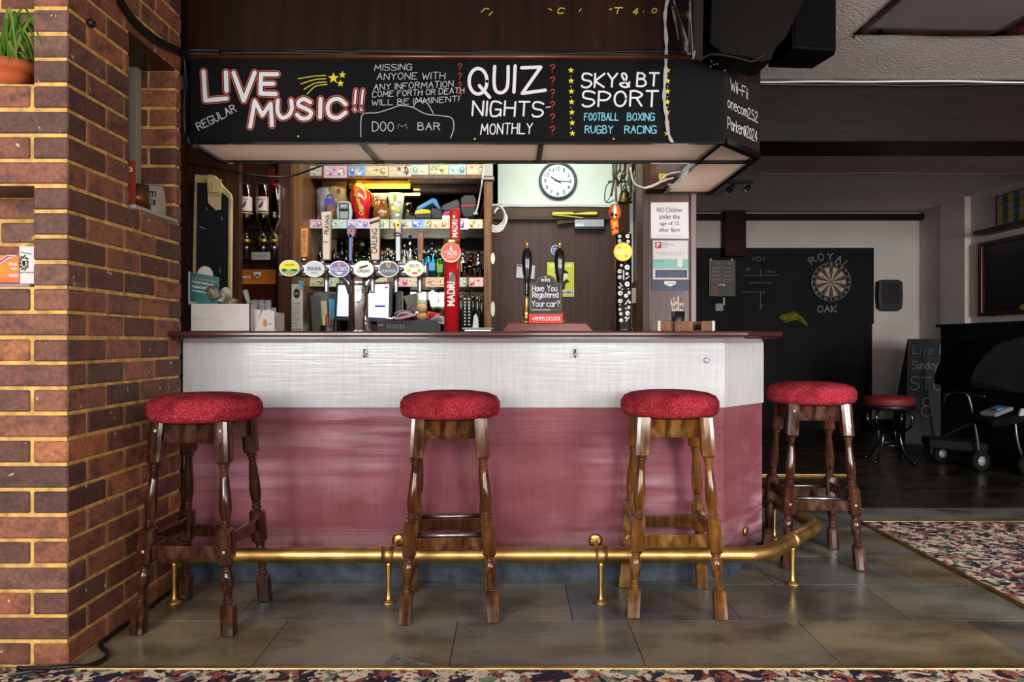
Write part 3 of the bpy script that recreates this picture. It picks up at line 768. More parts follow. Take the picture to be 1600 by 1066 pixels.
for q in (sp((564, 214), (564, 190), (568, 178), (590, 176), (610, 170), (626, 165), (645, 168), (665, 178), (690, 181), (706, 185), (709, 200), (704, 216)), sp((645, 168), (651, 160), (659, 158), (668, 162), (677, 177))):
    bb.ribbon(mChalkThin, q, 1.2, lambda a, c: at(a, c, YC-.001))
bb.done('lettering', fas, 'small white chalk handwriting')
bb = B()
inkp(mChalk, 'MONTHLY', 751, 210, 80, 16, 1.8, 1, .08)
bb.done('lettering', fas, 'MONTHLY in white')
bb = B()
for k, (x0, y0) in enumerate(((509, 118), (509, 123), (510, 128), (511, 132))):
    q = sp((x0, y0), (x0-18, y0+1+k*.6), (x0-43+k*4, y0+5+k*3.3)); bb.ribbon(mChalkY, q, 1.3, lambda a, c: at(a, c, YC-.001))
for cx, cy, r in ((521, 122, 9), (535, 117, 6), (532, 130.5, 6)): bb.poly(mChalkY, [at(a, c, YC-.001) for a, c in star(cx, cy, r)])
for k in range(7): y_ = 110+k*16.4; bb.poly(mChalkY, [at(a, c, YC-.001) for a, c in star(892+k*.4, y_, 5)]); bb.poly(mChalkY, [at(a, c, YC-.001) for a, c in star(1043-.15*k, y_, 5)])
for k in range(6):
    for cx in (892, 1043): bb.poly(mChalkY, [at(a, c, YC-.001) for a, c in ell(cx, 118.5+k*16.4, .9, .9, 8)])
for px, py in ((466, 213), (742, 217), (959, 217)): bb.poly(mChalkY, [at(a, c, YC-.001) for a, c in ell(px, py, 1.6, 1.4, 8)])
bb.done('chalk_drawing', fas, 'yellow chalk stars and shooting star')
bb = B()
for k in range(4): inkp(mChalkRed2, '?', 716, 110+k*15, 5, 11, 1.3, Y=YC-.0008)
bb.done('lettering', fas, 'left column of red question marks')
bb = B()
for k in range(6): inkp(mChalkRed2, '?', 860, 113+k*19.4, 6.5, 12.5, 1.5)
bb.done('lettering', fas, 'right column of red question marks')
bb = B()
for q in (ell(747, 127, 14, 20, 26)+[(761, 127)], [(749, 134), (765, 152)], sp((773, 104), (772, 130), (776, 143), (786, 144), (793, 134), (794, 104)), [(805, 103), (803, 144)], [(815, 106), (845, 105), (816, 146), (852, 141)]):
    bb.ribbon(mChalk, q, 5.2, lambda a, c: at(a, c, YC-.0012))
inkp(mChalk, 'NIGHTS', 738, 180, 110, 22, 2.9, -1, .05); bb.ribbon(mChalkThin, [(853, 168), (860, 167)], 1.6, lambda a, c: at(a, c, YC-.001))
bb.done('lettering', fas, 'QUIZ NIGHTS in white')
bb = B()
inkp(mChalk, 'SKY&', 909, 136, 74, 21, 3.0, 0, .06); inkp(mChalk, 'BT', 995, 134, 33, 20, 3.0, -1, .05); inkp(mChalk, 'SPORT', 910, 166, 117, 23, 3.0, 0, .05)
bb.done('lettering', fas, 'sports heading in white')
bb = B()
for s, x, y_, w_ in (('FOOTBALL', 913, 188, 53), ('BOXING', 980, 188, 42), ('RUGBY', 914, 208, 43), ('RACING', 976, 208, 49)): inkp(mChalkB, s, x, y_, w_, 11, 1.6, 0, .05)
bb.done('lettering', fas, 'sports listed in light blue')
# angled end board with the wifi lettering
A_, E_ = Vector((.8525, YC, 0)), Vector((1.087, 3.37, 0)); dE = (E_-A_).normalized(); nE = Vector((dE.y, -dE.x, 0)); LE = (E_-A_).length
b = B(); bk = -nE*.03
b.vprism(M('chalkboard_brown', '15100f', .6), [A_.xy, E_.xy, (E_+bk).xy, (A_+bk+dE*.02).xy], zb, zt-.02); sd = b.done('chalkboard_end', can)
bb = B()
def wif(s, f0, z, fw, h, th, sl=0): bb.ink(mChalk, s, lambda u, v: A_+dE*(LE*f0+u)+nE*.0012+Vector((0, 0, z+v)), LE*fw, h, th, 0, sl, 1.6)
wif('Wii-Fii', .18, 1.995, .46, .046, .004); bb.done('lettering', sd, 'first handwritten white line')
bb = B(); wif('onecom252', .11, 1.918, .82, .042, .004); bb.done('lettering', sd, 'second handwritten white line')
bb = B(); wif('Parker@2024', .11, 1.832, .80, .046, .004)
bb.done('lettering', sd, 'third handwritten white line')
b = B(); b.vprism(mWall, [(PX+.004, YC+.03), (.85, YC+.03), (1.06, 3.38), (1.06, 4.16), (.835, 4.16), (.835, 3.44), (PX+.004, 3.44)], 2.055, 2.065); b.done('light_baffle', can, 'unseen pale board added to hold the fill light in')  # unseen board added so the canopy fill light does not leak upward
# soffit panels with black battens, front run and right return
seams = [PX+.006, X(571, 3.2), X(844, 3.2), .835]
for i in range(3):
    x0, x1 = seams[i], seams[i+1]
    b = B(); b.poly(mSoffit, [Vector((*p, zb+.006)) for p in ((x0, YC+.03), (x1, YC+.03), (x1, 3.44), (x0, 3.44))]); b.done('soffit_panel', can)
b = B(); b.poly(mSoffit, [Vector((*p, zb+.006)) for p in ((.86, 3.13), (1.05, 3.36), (1.05, 3.44), (.85, 3.44))]); b.done('soffit_panel', can)
b = B(); b.poly(mSoffit, [Vector((*p, zb+.006)) for p in ((.835, 3.46), (1.06, 3.46), (1.06, 4.16), (.835, 4.16))]); b.done('soffit_panel', can)
def batten(*pts, w_=.022):
    b = B()
    for p, q in zip(pts, pts[1:]):
        p, q = Vector((*p, 0)), Vector((*q, 0)); d = (q-p).normalized(); n = Vector((-d.y, d.x, 0))*w_/2
        b.vprism(mGloss, [(p+n).xy, (q+n).xy, (q-n).xy, (p-n).xy], zb-.006, zb+.02)
    b.done('batten', can, 'black batten')
batten((PX+.012, YC+.01), (PX+.012, 3.44)); batten((X(571, 3.2), YC+.01), (X(575, 3.2), 3.44)); batten((X(844, 3.2), YC+.01), (X(844, 3.2), 3.44))
batten((PX+.01, 3.445), (1.06, 3.445), w_=.02); batten((.845, YC+.02), (.83, 3.44), (.825, 4.17), w_=.02); batten((.86, YC+.015), (1.075, 3.365), w_=.03)
batten((1.07, 3.36), (1.07, 4.19), w_=.03); batten((.73, 4.17), (1.07, 4.17), w_=.025); batten((PX+.01, YC+.008), (.855, YC+.008), w_=.016)
b = B(); b.vprism(mBlack, [(PX+.004, 3.44), (.825, 3.44), (.825, 3.47), (PX+.004, 3.47)], zb+.02, 2.1); b.box(mBlack, 1.06, 1.085, 3.38, 4.19, zb+.02, 2.1); b.done('inner_board', can, 'black boards at the back')
b = B(); b.box(mTop, PX+.004, .856, YC-.012, YC+.03, zt, zt+.016, .004); b.cyl(C('7a4a36', .3, metal=.7), (PX+.006, YC-.02, zt+.008), (.80, YC-.02, zt+.008), .008); b.done('top_moulding', can, 'reddish moulding along the top edge')

# ================================================================ on the bar
ZT = 1.003                      # top of the counter
YT = 3.2
def mpY(Y, ox=0, oy=0): return lambda u, v: at(ox+u, oy-v, Y)
def cylmap(x0, y0, z0, r): return lambda u, v: Vector((x0+r*math.sin(u/r), y0-r*math.cos(u/r), z0+v))
def oval(b, m, px, py, rx, ry, Y, d=.012, n=36): b.pprism(m, ell(px, py, rx, ry, n), Y, d)

font = R('beer_font', 'chrome T-shaped beer tower with six oval tap badges', 'beer tap tower', (X(560, YT), YT, ZT))
b = B(); x0 = X(560, YT)
b.lathe(mChrome, [(0, ZT), (.052, ZT), (.052, ZT+.006), (.041, ZT+.012), (.040, 1.17), (.043, 1.19), (.043, 1.196), (.040, 1.20), (.042, 1.215), (.05, 1.235), (.062, 1.255), (0, 1.255)], (x0, YT, 0), 40)
for s in (-1, 1): b.tube(mChrome, [(x0+s*.02, YT, 1.17), (x0+s*.035, YT, 1.205), (x0+s*.062, YT, 1.235), (x0+s*.10, YT, 1.25)], [.026, .016], 14)
b.done('column', font)
b = B(); b.box(mSteel, X(440, YT), X(668, YT), YT-.035, YT+.035, Z(433, YT), Z(413, YT), .008)
b.box(mDark, X(440, YT), X(668, YT), YT-.038, YT-.03, Z(432, YT), Z(427, YT), .001)
for px in (471, 510, 549, 588, 627): b.ball(mChrome, at(px, 421, YT-.04), (.012, .012, .010), 12)
b.done('crossbar', font)
YBg = 3.12
BADGE = [(452, 419, '4f9a1c', 'yellow and green'), (491, 420.5, 'b9bfc8', 'silver white'), (530, 420.5, '4a3f9e', 'violet blue'), (568, 420.5, 'e6e2de', 'plain white'), (607, 420.5, '14213a', 'dark navy'), (647, 420, 'eef0de', 'cream and green')]
for i, (px, py, c, nm) in enumerate(BADGE):
    b = B(); oval(b, C('d9dad6', .3), px, py, 15.8, 12.8, YBg, .02); oval(b, C(c, .35), px, py, 14.2, 11.2, YBg-.002, .004)
    y0 = YBg-.0035
    if i == 0:
        b.pprism(C('f0e01a', .5), [p for p in ell(px, py, 14, 11, 40) if p[1] < py+3], y0, .002)
        b.pprism(C('1c3a10'), [(px-12, py+2), (px-7, py+.5), (px-4, py+3), (px-6, py+5), (px-11, py+5)], y0-.001, .002); b.pprism(C('1c3a10'), [(px+1, py+4), (px+7, py+1), (px+12, py+2), (px+11, py+5)], y0-.001, .002)
        b.pprism(C('e8851c'), [(px-4, py+8), (px+5, py+8), (px+3, py+10), (px-2, py+10)], y0-.001, .002); b.ptext(C('8a8a10'), 'THATCHERS', px, py-5, 16, 3, y0-.002)
    if i == 1: b.ptext(C('2a3040'), 'PRAVHA', px, py-.5, 21, 6, y0); b.ptext(C('6a7080'), 'PILSNER', px, py+6, 9, 2, y0)
    if i == 2:
        b.ptext(mInkW, "FOSTER'S", px, py, 24, 6, y0, 3); oval(b, C('d8a040'), px, py-7, 2.6, 3, y0, .002, 16); b.pprism(mInkW, [(px-7, py+5), (px+7, py+5), (px, py+9)], y0, .002)
    if i == 3: b.ptext(C('2a2a2c'), 'CARLING', px, py+3, 20, 5, y0); b.pprism(C('3c2018'), [(px-7, py-3), (px+6, py-7), (px+7, py-4), (px-6, py)], y0, .002)
    if i == 4:
        b.ptext(C('c6d6ea'), 'GUINNESS', px, py+3, 23, 4.6, y0); b.pprism(C('cbb98a'), [(px-4.5, py-11), (px+4.5, py-11), (px+2.5, py-4), (px, py-1), (px-2.5, py-4)], y0, .002); b.pprism(C('4c3d1c'), [(px-1.5, py-9.5), (px+2, py-9.5), (px, py-4)], y0-.001, .002); b.ptext(C('8a9ab4'), 'DRAUGHT', px, py+7.5, 11, 2, y0)
    if i == 5:
        b.ptext(C('3a4632'), "INCH'S", px, py-4.5, 15, 5.2, y0); oval(b, C('c8d83c'), px-8, py+3, 3, 3, y0, .002, 16); oval(b, C('a8cc3c'), px+8, py+3, 3, 3, y0, .002, 16); oval(b, C('d86a28'), px+1, py+7, 5, 2, y0, .002, 16)
    b.done('badge', font, nm+' oval badge')
YH = 3.22
def handle(pp, m, nm, d=.03, stub=None):
    b = B(); b.pprism(m, pp, YH-d/2, d, .004)
    cx = (pp[-1][0]+pp[-2][0])/2; yb = max(p[1] for p in pp)
    b.cyl(mChrome, at(cx, yb+8, YH), at(cx, yb-1, YH), .013, .010)
    return b, cx
mOr = C('c8781c', .4); mCr = C('d9c4b0', .4)
b, cx = handle([(469, 356), (482, 355), (480, 402), (470, 402)], mOr, ''); b.ptext(C('5c2d0c'), 'THATCHERS', 475, 380, 38, 6, YH-.0165, 90); b.done('handle', font, 'orange tap handle')
b, cx = handle([(501, 331), (518, 329.5), (516, 355), (515, 406), (504, 406), (503.5, 360)], mCr, ''); b.ptext(mInk, 'PRAVHA', 511, 351, 31, 8, YH-.0165, 86); b.ptext(C('8a7a70'), 'Pilsner', 509.5, 378, 8, 4, YH-.0165); b.done('handle', font, 'cream tapered tap handle')
b = B(); b.cyl(mChrome, at(548, 413, YH), at(548, 365, YH), .010, .009); b.pbox(C('26408f', .3), 545, 363, 550, 408, YH-.012, .01, .002); oval(b, C('26408f', .3), 548.5, 361, 6.5, 10.5, YH-.012, .024); oval(b, C('d06a28', .4), 549.5, 361, 4, 6, YH-.014, .004); b.ptext(C('26408f'), 'F', 549.5, 361, 4, 7, YH-.0155); b.done('handle', font, 'blue and chrome tap handle')
b, cx = handle([(577, 342), (593, 338), (592, 406), (580, 406)], mCr, ''); b.pprism(C('2c1512'), [(577.2, 347), (593, 342.5), (592.9, 346), (577.5, 351)], YH-.0165, .003); b.ptext(mInk, 'CARLING', 585, 377, 39, 9, YH-.0165, 89); b.done('handle', font, 'cream tap handle with a dark stripe')
b, cx = handle([(615.5, 348), (627.5, 348), (626, 366), (625.5, 409), (617.5, 409), (617, 366)], mGloss, ''); b.pprism(C('c89a3c', .35, metal=.6), [(617, 348), (626, 348), (624, 357), (621.5, 360), (619, 357)], YH-.0165, .003); b.pprism(C('2a1c0c'), [(620, 350), (624, 350), (622, 356)], YH-.018, .003)
b.cyl(mSteel, at(621.5, 370, YH-.003), at(621.5, 364, YH-.003), .0165); b.ptext(mInkW, 'GUINNESS', 621.5, 388, 26, 3.6, YH-.0165, 90); b.done('handle', font, 'black tap handle with gold harp')
b, cx = handle([(651.5, 363), (661.5, 362), (659.5, 408), (653, 408)], wood('tap_wood', '7a5434', 'a87c54', .5), ''); b.ptext(C('5a2c1c'), "INCH'S", 656, 385, 24, 4, YH-.0165, 90); b.done('handle', font, 'brown wooden tap handle')
for px in (510, 582, 619, 656):
    b = B(); b.tube(mSteel, [at(px, 428, YT-.03), at(px, 436, YT-.05), at(px, 442, YT-.055), at(px, 458, YT-.055)], [.013, .0085], 12); b.done('spout', font)

tw = R('red_beer_tower', 'red cylindrical beer tower with a round orange badge', 'beer tap tower', (X(705.5, YT), YT, ZT))
x0 = X(705.5, YT); mRed = C('b5171c', .22, coat=.4)
b = B(); b.lathe(mRed, [(0, ZT), (.031, ZT), (.031, 1.382), (0, 1.382)], (x0, YT, 0), 40); b.lathe(mBrassB, [(.0315, 1.37), (.033, 1.375), (.033, 1.383), (.0315, 1.388), (0, 1.388)], (x0, YT, 0), 40)
b.text(mInkW, 'MADRI', cylmap(x0, YT, Z(460, YT), .0318), .10, .034, PI/2, cut=.003)
b.text(C('c9c3b8'), 'I', cylmap(x0, YT, Z(432, YT), .0316), .012, .024, 0)
b.pprism(C('6a6a66'), [(701, 438), (704, 429), (707, 427), (711, 431), (712, 438), (707, 441)], YT-.0335, .002)
b.done('column', tw)
b = B(); oval(b, C('ead9c0', .3), 704.5, 394.5, 15.5, 15.8, YT-.055, .02); oval(b, C('e2521e', .35), 704.5, 393.5, 14.2, 14.2, YT-.058, .005); y0 = YT-.0595
b.ptext(mInkW, 'MADRI', 704.5, 395.5, 19, 8, y0); b.pprism(mInkW, [(702, 391), (704.5, 382), (707, 391)], y0, .002); b.ptext(mInkW, 'EXCEPCIONAL', 704.5, 402, 14, 2, y0); b.done('badge', tw, 'round orange badge')
b = B(); Yh = YT+.04; b.lathe(C('cf2c1c', .25, coat=.4), [(0, Z(500, Yh)), (.018, Z(500, Yh)), (.02, Z(400, Yh)), (.0225, Z(331, Yh)), (.0205, Z(328, Yh)), (0, Z(327.5, Yh))], (X(711, Yh), Yh, 0), 24)
b.text(mInkW, 'MADRI', cylmap(X(711, Yh), Yh, Z(358, Yh), .0229), .072, .026, PI/2, cut=.002); b.ball(mInkW, (X(711, Yh)-.003, Yh-.0205, Z(340, Yh)), (.006, .003, .007), 10); b.done('handle', tw, 'red tap handle')

# hand pumps
pump = R('beer_engine', 'wooden-based beer engine with two black and brass pump handles', 'hand pump', (X(855, YT), YT, ZT))
b = B(); zt = Z(505, YT); x0, x1 = X(783, YT), X(927, YT)
b.prism(wood('red_mahogany', '5a1a14', '7c2a1c', .3, (1, 14, 14), 4, .1), [(x0, ZT), (x1, ZT), (x1-.012, ZT+.012), (x1-.035, zt), (x0+.03, zt), (x0+.010, ZT+.012)], YT-.06, YT+.12, .004); b.done('base', pump)
for px in (823.5, 874.5):
    x = X(px, YT); k = YT/F
    b = B(); b.lathe(mBrassB, [(0, zt), (.032, zt), (.030, zt+.008), (.017, zt+.016), (.019, zt+.03), (.021, zt+.04), (.019, zt+.048), (.013, zt+.065), (.0125, zt+.10), (.014, zt+.113), (0, zt+.113)], (x, YT, 0), 28); b.done('clip', pump, 'brass lower fitting')
    z0 = zt+.113; z1 = Z(387, YT); L = z1-z0
    b = B(); b.lathe(mGloss, [(0, z0), (.0105, z0), (.012, z0+.04*L), (.0105, z0+.1*L), (.013, z0+.3*L), (.020, z0+.55*L), (.0225, z0+.75*L), (.019, z0+.92*L), (.010, z1), (0, z1)], (x, YT, 0), 28)
    b.lathe(mBrassB, [(0, z1), (.012, z1), (.010, z1+.004), (.005, z1+.009), (.008, z1+.015), (.007, z1+.02), (.004, z1+.023), (0, z1+.03)], (x, YT, 0), 20); b.done('handle', pump, 'turned black handle with brass tip')
# clip-on chalkboard
Yc = 3.11
cb = R('chalkboard_placard', 'arched mini chalkboard asking about registering your car, with red strip', 'sign', (X(852, Yc), Yc, Z(505, Yc)))
b = B(); arch = [(827, 505), (827, 440.5), (836, 440.5)]+[(852.5+16*math.cos(a), 440+10.5*-math.sin(a)) for a in [PI-k*PI/14 for k in range(1, 14)]]+[(869, 440.5), (878.5, 440.5), (878.5, 505)]
b.pprism(C('2c2d30', .6), arch, Yc, .012)
for p, q in (((829.5, 444), (829.5, 484)), ((876, 444), (876, 484)), ((829.5, 484), (876, 484)), ((829.5, 444), (838, 444)), ((867, 444), (876, 444))): b.ribbon(C('8a7a52'), [p, q], .7, lambda a, c: at(a, c, Yc-.0006))
b.ribbon(C('8a7a52'), [(852.5+13.5*math.cos(a), 441-9*math.sin(a)) for a in [k*PI/16 for k in range(17)]], .7, lambda a, c: at(a, c, Yc-.0006))
b.ptext(mInkW, "PIMM'S", 852.5, 438, 14, 5, Yc-.0006, 0); oval(b, C('c8963c'), 852.5, 433.5, 1.8, 1.8, Yc-.0012, .001, 14); b.pbox(C('8f8f84'), 830, 483, 860, 485.5, Yc-.003, .004)
b.done('board', cb)
bb = B(); Yk = Yc-.001
for s, x, yb_, w_ in (('Have', 832, 455, 18), ('You', 855, 455, 15), ('Registered', 832, 465, 40), ('Your', 831, 479, 20), ('car?', 854, 479, 20)): bb.ink(mChalk, s, (lambda X0, Y0: lambda u, v: at(X0+u, Y0-v, Yk))(x, yb_), w_, 8.5, 1.25, 0, 0, 1.5)
bb.done('lettering', cb, 'white handwritten message')
b = B(); b.pbox(C('d2281c', .5), 826.5, 490.5, 879, 505.3, Yc-.004, .004); b.ptext(mInkW, "PIMM'S O'CLOCK", 856, 498, 40, 6.5, Yc-.0046); b.ptext(mInkW, "^", 833.5, 498, 4, 3, Yc-.0046); b.done('strip', cb, 'red strip with white lettering')

# black patterned tower
YS = 3.25
sk = R('black_beer_tower', 'black beer tower patterned with white skulls and bones', 'beer tap tower', (X(974, YS), YS, ZT))
x0 = X(974, YS); r0 = 13*YS/F
b = B(); b.lathe(mGloss, [(0, ZT), (r0+.004, ZT), (r0+.003, ZT+.012), (r0, ZT+.02), (r0, Z(368, YS)), (r0-.004, Z(365, YS)), (0, Z(365, YS))], (x0, YS, 0), 36)
mSk = C('e6e8e2', .5)
def spot(px, py, rx, ry, m=mSk, dr=.0016):
    u0, v0 = (px-974)*YS/F, -(py-440)*YS/F; mp = cylmap(x0, YS, Z(440, YS), r0+dr)
    t = bmesh.new(); t.faces.new([t.verts.new(mp(u0+rx*YS/F*math.cos(a*PI/8), v0+ry*YS/F*math.sin(a*PI/8))) for a in range(16)]); b.add(t, m)
for px, py, r in ((966, 371, 3), (979, 371, 3.5), (966, 378, 3), (980, 379, 3), (969, 416, 2.2), (978.5, 419, 4.4), (966, 425, 3.6), (978, 429, 2.6), (966, 434, 3.4), (978.5, 445, 4.3), (966, 450, 2.4), (967, 459, 4.1), (982, 458, 3), (976.5, 463, 3.4), (967, 471, 3.8), (983, 473, 2.6), (966.5, 484, 2.6), (981.5, 481, 2.8), (968, 491, 2.8), (979, 490, 4), (976, 497, 2), (968.5, 501, 3.1)):
    spot(px, py, r, r*.9); spot(px+r*.2, py+.2, r*.28, r*.28, mInk, .0022)
for a_, c_ in (((972.5, 424), (972.5, 438)), ((966, 443), (970, 448)), ((970, 453), (981, 452)), ((975, 476), (981, 469)), ((966, 477), (977, 483)), ((976, 502), (982, 496)), ((976, 437), (982, 433))):
    b.ribbon(mSk, [((a_[0]-974)*YS/F, -(a_[1]-440)*YS/F), ((c_[0]-974)*YS/F, -(c_[1]-440)*YS/F)], .004, cylmap(x0, YS, Z(440, YS), r0+.0012))
b.done('column', sk)
b = B(); oval(b, C('e0b81c', .3), 973.5, 393.5, 14.4, 14.6, YS-.06, .02); oval(b, C('f2d23a', .4), 973.5, 393.5, 12.6, 12.6, YS-.063, .004); b.ptext(C('fff6c8'), 'NECK OIL', 973.5, 394, 21, 7, YS-.0645); oval(b, C('c09a14'), 968, 387, 2, 1.6, YS-.0645, .001, 12); oval(b, C('c09a14'), 979, 400, 2.4, 1.8, YS-.0645, .001, 12); b.done('badge', sk, 'round yellow badge')
b = B(); Yq = YS-.01; mO = C('d9641c', .35)
b.ball(mO, at(960.5, 332, Yq), (.027, .024, .036), 20); b.pprism(C('e07a20', .35), [(954, 343), (967, 343), (967, 364), (957, 368)], Yq-.02, .04, .008)
b.ball(mInkW, at(960.5, 331, Yq-.012), (.011, .014, .03), 14); b.ball(mInk, at(956.5, 335, Yq-.02), (.008, .006, .009), 12); b.ball(mInk, at(962.5, 336, Yq-.024), (.005, .004, .006), 10)
b.ball(C('e8c21c'), at(960, 350, Yq-.018), (.010, .006, .010), 12); b.ball(mInk, at(957.5, 359, Yq-.019), (.004, .004, .004), 8); b.ball(C('b8301c'), at(963, 357, Yq-.018), (.008, .005, .008), 10)
b.cyl(mChrome, at(968, 372, YS), at(961, 364, YS), .010); b.done('handle', sk, 'orange carved tap handle')

# boxes at the left end of the bar
YX = 3.14
b = B(); x0, x1, z1 = X(297, YX), X(391, YX), Z(475, YX)
for a in ((x0, x1, YX, YX+.004, ZT, z1), (x0, x1, YX+.15, YX+.154, ZT, z1), (x0, x0+.004, YX, YX+.154, ZT, z1+.01), (x1-.004, x1, YX, YX+.154, ZT, z1), (x0, x1, YX, YX+.154, ZT, ZT+.004)): b.box(mCard, *a)
b.ribbon(C('a8a09a'), sp((301, 497), (312, 500), (325, 497), (338, 500), (346, 506)), .7, lambda a, c: at(a, c, YX-.0006))
b.done('cardboard_box', label='open white cardboard box holding leaflets and packets on the bar', cat='box')
YX2 = 3.17
bx = R('open_carton', 'smaller white open carton with an orange oval logo beside the box', 'box', (X(410, YX2), YX2+.06, ZT))
b = B(); mC2 = C('c6bfba', .7)
b.pprism(mC2, [(392, 516.9), (393, 482), (408, 485), (400, 516.9)], YX2+.02, .006); b.pprism(mC2, [(398, 516.9), (410, 485), (422, 484), (432, 489), (430, 516.9)], YX2, .005)
b.pbox(mC2, 393, 481, 431, 516.9, YX2+.12, .005); b.box(mC2, X(393, YX2), X(430, YX2), YX2, YX2+.12, ZT, ZT+.004); b.box(mC2, X(430, YX2)-.002, X(430, YX2)+.002, YX2, YX2+.12, ZT, Z(488, YX2))
oval(b, C('c0701c'), 414, 505, 3.2, 6.4, YX2-.001, .001, 24); b.ptext(mInk, 'snacks', 421, 506, 7, 2.2, YX2-.0012); b.done('body', bx)
b = B(); Yl = YX+.06
T0 = lambda u, v: at(296+u*.995, 425+v+u*.18, Yl)
t = [(0, 0), (44, 0), (44, 52), (0, 52)]
lf = R('leaflet_pack', 'teal leaflet pack propped up in the white box', 'leaflets', tuple(at(317, 480, Yl)))
b.prism(C('2f6d70', .5), [(T0(u, v).x, T0(u, v).z) for u, v in ((0, 0), (46, 0), (44, 56), (0, 52))], Yl, Yl+.012); b.prism(mPaper, [(T0(u, v).x, T0(u, v).z) for u, v in ((-1.5, -.5), (.6, -.2), (.6, 50), (-1.5, 52))], Yl-.001, Yl+.013)
L_ = lambda cx, cy: (lambda u, v: T0(cx+u, cy-v))
b2 = b
for s, cy, w_, h_, m in (('Registered charity appeal', 8, 38, 3.4, C('c8963c')), ('Help give families with a', 14, 38, 4.4, mInkW), ('disabled child the', 21, 32, 4.4, mInkW), ('practical help', 28, 26, 4.4, mInkW)):
    L0 = (lambda cy, w_: lambda u, v: T0(4+w_/2+u, cy-v)+Vector((0, -.0008, 0)))(cy, w_); b.text(m, s, L0, w_, h_)
b.done('leaflet', lf)
def packet(name, label, px, py, Y, w_, h_, rot, m, cat='packet', group='clear packets in the box'):
    b = B(); random.seed(int(px*7+py)); g = [[random.uniform(-.006, .006) for _ in range(6)] for _ in range(6)]
    c = at(px, py, Y); ca, sa = math.cos(rot), math.sin(rot)
    def f(u, v):
        a, d = (u-.5)*w_, (v-.5)*h_
        return c+Vector((a*ca-d*sa, g[int(u*5)][int(v*5)]+.01*math.sin(u*PI)*-1, a*sa+d*ca))
    b.surf(m, f, 5, 5, True, .003); return b.done(name, label=label, cat=cat, group=group)
mCello = M('cellophane', 'b9b5aa', .15, var=.4, scale=30, coat=.5); mCello2 = M('cellophane_buff', '9c927e', .2, var=.5, scale=24, coat=.4)
packet('sweet_packet', 'clear buff packet standing against the teal leaflet pack', 333, 458, YX+.045, .05, .055, .5, mCello2)
packet('sweet_packet', 'shiny silver packet leaning over in the box middle', 344, 464, YX+.07, .05, .045, -.4, mCello)
packet('sweet_packet', 'grey crumpled packet lying flat at the box right end', 359, 470, YX+.08, .07, .03, -.25, mCello2)
packet('sweet_packet', 'pale packet poking up between the two boxes', 386, 464, YX2+.06, .02, .06, .3, C('c6c6ca', .3), group='clear packets in the box')
for px, lb in ((398, 'left'), (409, 'middle'), (419, 'right')):
    packet('clear_cup', 'clear plastic cup, %s of three in the smaller carton' % lb, px, 478, YX2+.06, .03, .05, .1, M('clear_plastic', 'aeb0b6', .12, trans=.4), 'cup', 'clear plastic cups in the carton')
b = B(); oval(b, C('c9beb2', .6), 320, 431, 12.5, 15, YX+.09, .006); b.done('beer_mat', label='pale round card standing behind the teal leaflet pack', cat='beer mat')
b = B(); oval(b, C('b8b0a4', .6), 352, 462, 9, 13, YX+.11, .006); b.done('beer_mat', label='smaller pale round card behind the silver packet', cat='beer mat')

# straws and caddy at the right end
YR = 3.36
cad = R('wooden_caddy', 'small wooden caddy with pale edges on the bar by the straws', 'caddy', (X(1066, YR), YR, ZT))
mCad = wood('caddy_wood', '5a3826', '8a5c40', .6)
b = B(); z1 = Z(501.5, YR)
b.pbox(mCad, 1031, 502, 1052, 517, YR, .012); b.pbox(mCad, 1054, 502, 1083, 517, YR-.02, .012, .001); b.pbox(mCad, 1096, 502, 1115, 517, YR, .012); b.box(mDark, X(1020, YR), X(1115, YR), YR, YR+.14, ZT, ZT+.008)
b.box(mDark, X(1032, YR), X(1110, YR), YR+.13, YR+.14, ZT, z1); b.box(mCad, X(1055, YR), X(1083, YR), YR-.02, YR+.0, ZT, ZT+.006); b.done('body', cad)
b = B(); b.pbox(C('c9c4b8', .5), 1028, 501.5, 1032, 517, YR-.002, .13); b.done('end_cap', cad, 'pale end strip'); b = B(); b.pbox(C('c9c4b8', .5), 1113, 501.5, 1117, 517, YR-.002, .13); b.done('end_cap', cad, 'pale end strip')
b = B(); x = X(1064, YR); b.lathe(mBlack, [(0, ZT+.008), (.026, ZT+.008), (.03, Z(486, YR)), (.028, Z(486, YR)), (.024, ZT+.02), (0, ZT+.02)], (x, YR+.06, 0), 24); b.done('straw_cup', label='black cup of paper straws in the wooden caddy', cat='cup')
cols = ['cfc23a', '222222', 'd88a2c', 'c8c8c4', '3a8ac0', 'b83038', 'd8d4cc', '2a60a0', 'cc3c34', '1c1c1c', 'c43a30', 'd6d2c8']
names = ['yellow', 'black', 'orange', 'white', 'light blue', 'red', 'cream', 'dark blue', 'scarlet', 'all-black', 'crimson', 'ivory']
for i, c in enumerate(cols):
    b = B(); a = -1+2*i/(len(cols)-1); yv = YR+.06+(.012 if i % 2 else -.008); p0 = Vector((x+a*.012, yv, ZT+.022)); p1 = Vector((x+a*.030-.004, yv+.004*a, Z(462+abs(a)*5+(i % 3)*1.5, YR)))
    n = 9
    for k in range(n): b.cyl(C(c, .5) if k % 2 == 0 or i in (9, 1) else C('dedad2', .5), p0.lerp(p1, k/n), p0.lerp(p1, (k+1)/n), .0031, n=8)
    b.done('paper_straw', label='%s striped paper straw standing in the black cup' % names[i] if i not in (1, 9) else '%s paper straw standing in the black cup' % names[i], cat='straw', group='paper straws in the black cup')
b = B(); b.lathe(C('1f3a30', .35), [(0, ZT), (.033, ZT), (.034, ZT+.04), (.028, ZT+.05), (.012, ZT+.054), (0, ZT+.055)], (X(1040, 3.53), 3.425, 0), 24); b.done('lidded_pot', label='dark green lidded pot behind the wooden caddy', cat='pot')

